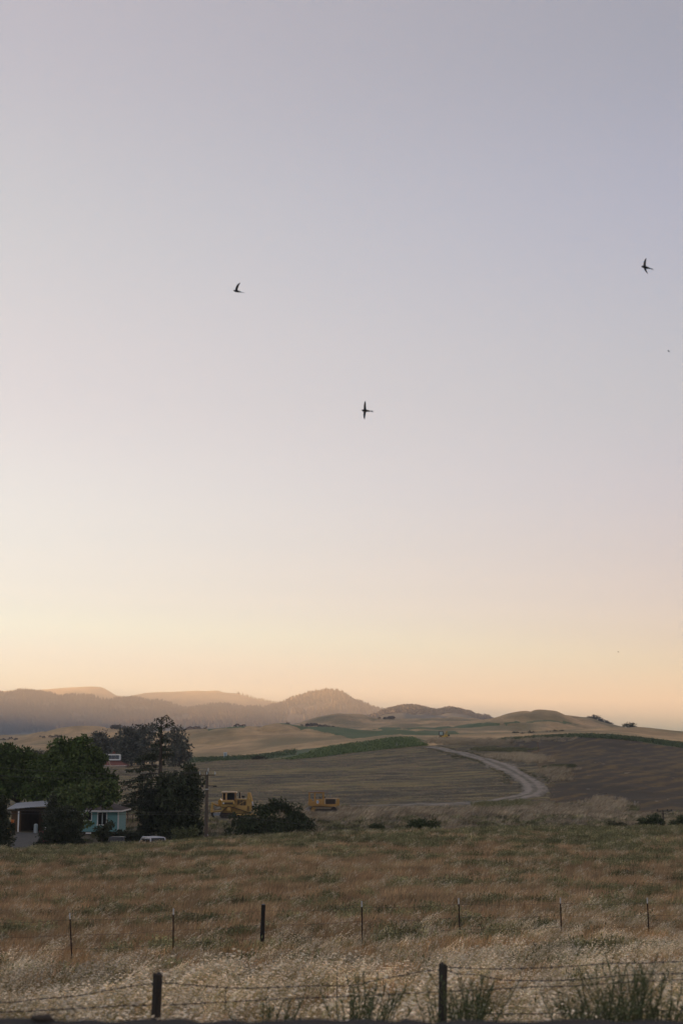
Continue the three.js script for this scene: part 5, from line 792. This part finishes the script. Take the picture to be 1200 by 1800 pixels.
{ // near fence: two old wooden posts and sagging barbed wire
  const g = group('barbed_wire_fence'), old = M(0.05, 0.047, 0.043, 0.95, { map: barkTex, bumpMap: barkTex, bumpScale: 0.012 });
  const D = 18.2, post = (tx, ty, bx, r) => {
    const e = at(tx, ty, D), a = at(bx, 1800, D); a.y = land(a.x, a.z) - 0.2;
    const geo = new THREE.CylinderGeometry(r * 0.95, r * 1.05, 1, 14, 6), p = geo.attributes.position, L = e.distanceTo(a); for (let i = 0; i < p.count; i++) { const k = 1 + 0.09 * n2(i % 15, p.getY(i) * 2); p.setXYZ(i, p.getX(i) * k, (p.getY(i) + 0.5) * L + (p.getY(i) > 0.45 ? 0.03 * n2(p.getX(i) * 20, p.getZ(i) * 20) : 0), p.getZ(i) * k); }
    geo.computeVertexNormals(); const o = part(g, 'wooden_post', geo, old); o.position.copy(a); o.quaternion.setFromUnitVectors(V(0, 1, 0), e.clone().sub(a).normalize());
    for (const h of [0.2, 0.5, 0.75]) { const st = part(o, 'staple', new THREE.TorusGeometry(0.02, 0.003, 4, 8, Math.PI), steel); st.position.set(0, L - h, r); }
  };
  post(277.5, 1712, 271, 0.062); post(778, 1695, 774, 0.054); post(-240, 1725, -246, 0.06); post(1330, 1690, 1328, 0.056);
  const strands = [
    [[-240, 1745], [-100, 1752], [20, 1762], [60, 1757], [130, 1751], [190, 1741], [235, 1733], [272, 1729]],
    [[284, 1727], [330, 1731], [420, 1737], [500, 1735], [560, 1733], [620, 1732], [665, 1722], [700, 1716], [740, 1708], [773, 1705]],
    [[784, 1705], [800, 1711], [835, 1713], [880, 1722], [940, 1724], [990, 1723], [1050, 1719], [1090, 1715], [1120, 1713], [1200, 1711], [1330, 1706]],
    [[-240, 1788], [-60, 1781], [40, 1778], [130, 1773], [220, 1768], [272, 1767], [330, 1765], [420, 1760], [520, 1755], [600, 1752], [680, 1748], [740, 1745], [774, 1743]],
    [[782, 1742], [850, 1740], [940, 1735], [1010, 1733], [1080, 1728], [1200, 1722], [1330, 1720]],
    [[782, 1700], [850, 1703], [930, 1702], [1010, 1698], [1060, 1694], [1120, 1693], [1200, 1690], [1330, 1688]],
    [[782, 1779], [870, 1782], [960, 1782], [1040, 1780], [1200, 1776], [1330, 1772]],
  ];
  for (const s of strands) {
    const c = new THREE.CatmullRomCurve3(s.map(([x, y], i) => at(x, y, D + 0.02 * (i % 2)))), L = c.getLength(), n = Math.round(L * 22), twist = [[], []];
    for (let i = 0; i <= n; i++) { const p = c.getPointAt(i / n), a = i * 0.9; for (const k of [0, 1]) twist[k].push(p.clone().add(V(0, 0.0035 * Math.cos(a + k * Math.PI), 0.0035 * Math.sin(a + k * Math.PI)))); }
    const w = part(g, 'barbed_wire', twist.map((t) => new THREE.TubeGeometry(new THREE.CatmullRomCurve3(t), n * 2, 0.003, 4)), wireM), barbs = [];
    for (let l = 0.06; l < L; l += 0.125) { const p = c.getPointAt(l / L); for (const k of [-1, 1]) { const dr = V(0.25 * k, rr(-1, 1), rr(-1, 1)).normalize(); barbs.push(bar(p.clone().addScaledVector(dr, -0.022), p.clone().addScaledVector(dr, 0.022), 0.0025, 4)); } barbs.push(tube([p.clone().add(V(-0.012, 0, 0)), p.clone().add(V(0.012, 0.001, 0))], 0.008, 2, 5)); }
    part(w, 'barbs', barbs, wireM).userData.kind = 'stuff';
  }
  for (const [x, y0, y1] of [[591, 1698, 1785], [62, 1758, 1785], [395, 1735, 1785], [1085, 1690, 1785], [640, 1732, 1780]]) part(g, 'wire_stay', bar(at(x, y1, D), at(x + 2, y0, D), 0.004, 5), wireM);
  put(g, 'near barbed wire fence with two old dark wooden posts', 'fence');
}
// ------------------------------------------------------------------ green weeds along the road verge
{
  const where = [[477, 74, 'slim green weed standing alone left of the middle'], [612, 80, 'first of two bushy weeds left of the right fence post'], [648, 96, 'taller of two bushy weeds left of the right fence post'], [775, 88, 'bushy weed growing round the right wooden fence post'], [825, 100, 'tall weed close right of the right wooden fence post'], [1010, 70, 'low weed starting the big right thicket'], [1058, 120, 'thickest dark weed clump in the right corner'], [1110, 138, 'tallest weed with the leaning top in the right corner'], [1160, 112, 'outermost weed clump by the right edge']];
  for (const [px, h, label] of where) {
    const d = rr(15.2, 16.6), base = ground(px, d), top = at(px, 1790 - h * 0.86, d).y - base.y, g = group('roadside_weed', base), s = new Soup(), st = [];
    const n = Math.round(12 + h / 5);
    for (let i = 0; i < n; i++) {
      const L = top * rr(0.55, 1), lean = V(0.28 * L * gauss() + 0.06, 0, 0.3 * L * gauss()), o = V(0.09 * gauss(), -0.03, 0.09 * gauss()), q = (t) => o.clone().add(V(lean.x * t * t, L * t, lean.z * t * t));
      st.push(tube([q(0), q(0.5), q(1)], 0.0045, 8, 4));
      for (let t = 0.06; t < 1; t += 0.013) { const p = q(t), dr = V(gauss(), 0.55 + 0.4 * gauss(), gauss()).normalize(); s.leaf(p, dr, V(0, 0, 0).crossVectors(dr, ranDir()).normalize(), rr(0.06, 0.15) * (1.3 - 0.8 * t), rr(0.008, 0.018), vary([0.095, 0.125, 0.05], 0.4)); }
    }
    part(g, 'stems', st, M(0.07, 0.085, 0.04)).userData.kind = 'stuff'; part(g, 'leaves', s.geo(), leafMat).userData.kind = 'stuff';
    put(g, label, 'weed', 'weeds along the road verge');
  }
  const p = V(at(66, 1790, 9.0).x, 0.0, -9.15), st = new THREE.IcosahedronGeometry(0.06, 3), q = st.attributes.position; for (let i = 0; i < q.count; i++) { const k = 1 + 0.22 * n3(q.getX(i) * 12, q.getY(i) * 12, q.getZ(i) * 12); q.setXYZ(i, q.getX(i) * k * 1.2, q.getY(i) * k * 0.42 + 0.015, q.getZ(i) * k); } st.computeVertexNormals();
  const rock = part(null, 'roadside_clod', st, M(0.05, 0.042, 0.035, 1, { map: grainTex })); rock.position.copy(p); put(rock, 'dark clod lying on the road edge at the lower left', 'clod');
}
// ------------------------------------------------------------------ birds: swallows on the wing
{
  const feather = M(0.02, 0.02, 0.022, 0.8);
  // one skin: body of revolution along x (head at -x), forked tail, and two wings lofted from flat ellipses
  function swallow(len, span, flap, sweep) {
    const geos = [], body = [[0, 0], [0.05, 0.05], [0.14, 0.105], [0.26, 0.115], [0.4, 0.125], [0.58, 0.1], [0.75, 0.055], [0.9, 0.03], [1.0, 0.012]].map(([t, r]) => new THREE.Vector2(r * len * 0.9 + 0.0005, t * len));
    const b = new THREE.LatheGeometry(body, 10); b.rotateZ(-Math.PI / 2); b.translate(-0.42 * len, 0, 0); geos.push(b.toNonIndexed());
    const loft = (secs) => { const p = []; const ring = secs.map(({ c, ch, th }) => { const r = []; for (let k = 0; k < 8; k++) { const a = (k / 8) * 6.283; r.push(V(c.x + Math.cos(a) * ch, c.y + Math.sin(a) * th, c.z)); } return r; }); for (let i = 0; i + 1 < ring.length; i++) for (let k = 0; k < 8; k++) { const A = ring[i][k], B = ring[i][(k + 1) % 8], C = ring[i + 1][(k + 1) % 8], D = ring[i + 1][k]; for (const v of [A, B, C, A, C, D]) p.push(v.x, v.y, v.z); } const g = new THREE.BufferGeometry(); g.setAttribute('position', new THREE.Float32BufferAttribute(p, 3)); g.computeVertexNormals(); g.setAttribute('uv', new THREE.Float32BufferAttribute(new Float32Array((p.length / 3) * 2), 2)); return g; };
    for (const s of [-1, 1]) { const secs = []; for (let i = 0; i <= 8; i++) { const t = i / 8, z = s * (0.02 * len + (span / 2) * t), up = Math.sin(flap) * (span / 2) * t; secs.push({ c: V(-0.09 * len - 0.05 * len * Math.sin(t * 2.2) + sweep * len * t * t, up, z * Math.cos(flap)), ch: len * (0.118 - 0.015 * t) * Math.sqrt(Math.max(0.004, 1 - t * t * 0.99)), th: 0.02 * len * (1 - 0.8 * t) + 0.001 }); } geos.push(loft(secs)); }
    for (const s of [-1, 1]) geos.push(loft([0, 0.5, 1].map((t) => ({ c: V(len * (0.42 + 0.28 * t), 0, s * len * (0.02 + 0.05 * t)), ch: len * 0.15 * (1 - 0.6 * t), th: 0.01 * len }))));
    geos[0].deleteAttribute('normal'); geos[0].computeVertexNormals();
    return mergeGeometries(geos);
  }
  const bird = (px, py, d, label, geo, rx, ry, rz) => { const m = part(null, 'swallow', geo, feather); m.position.copy(at(px, py, d)); m.rotation.set(rx, ry, rz, 'ZYX'); put(m, label, 'bird', 'swallows in the sky'); };
  const k = 24 / 2500;
  bird(643, 722, 24, 'lowest large bird, wings spread, near the middle of the sky', swallow(20 * k, 37 * k, 0.12, 0.02), 1.35, 0.1, -0.07);
  bird(1134, 470, 24, 'bird with spread wings high at the right edge', swallow(22 * k, 39 * k, 0.22, 0.16), 1.15, 0.25, -0.16);
  bird(417, 512, 24, 'bird with raised wings left of the middle', swallow(18 * k, 34 * k, 1.25, 0.25), 0.1, 0.35, -0.1);
  bird(1174, 617.5, 60, 'tiny far bird below the high right one', swallow(6 * 60 / 2500, 8 * 60 / 2500, 0.6, 0.2), 0.4, 0.5, -0.45);
  bird(1086, 1146, 110, 'faintest speck of a bird low on the right', swallow(4 * 110 / 2500, 5 * 110 / 2500, 0.5, 0.2), 0.3, 0.4, 0.1);
}
renderer.render(scene, camera);
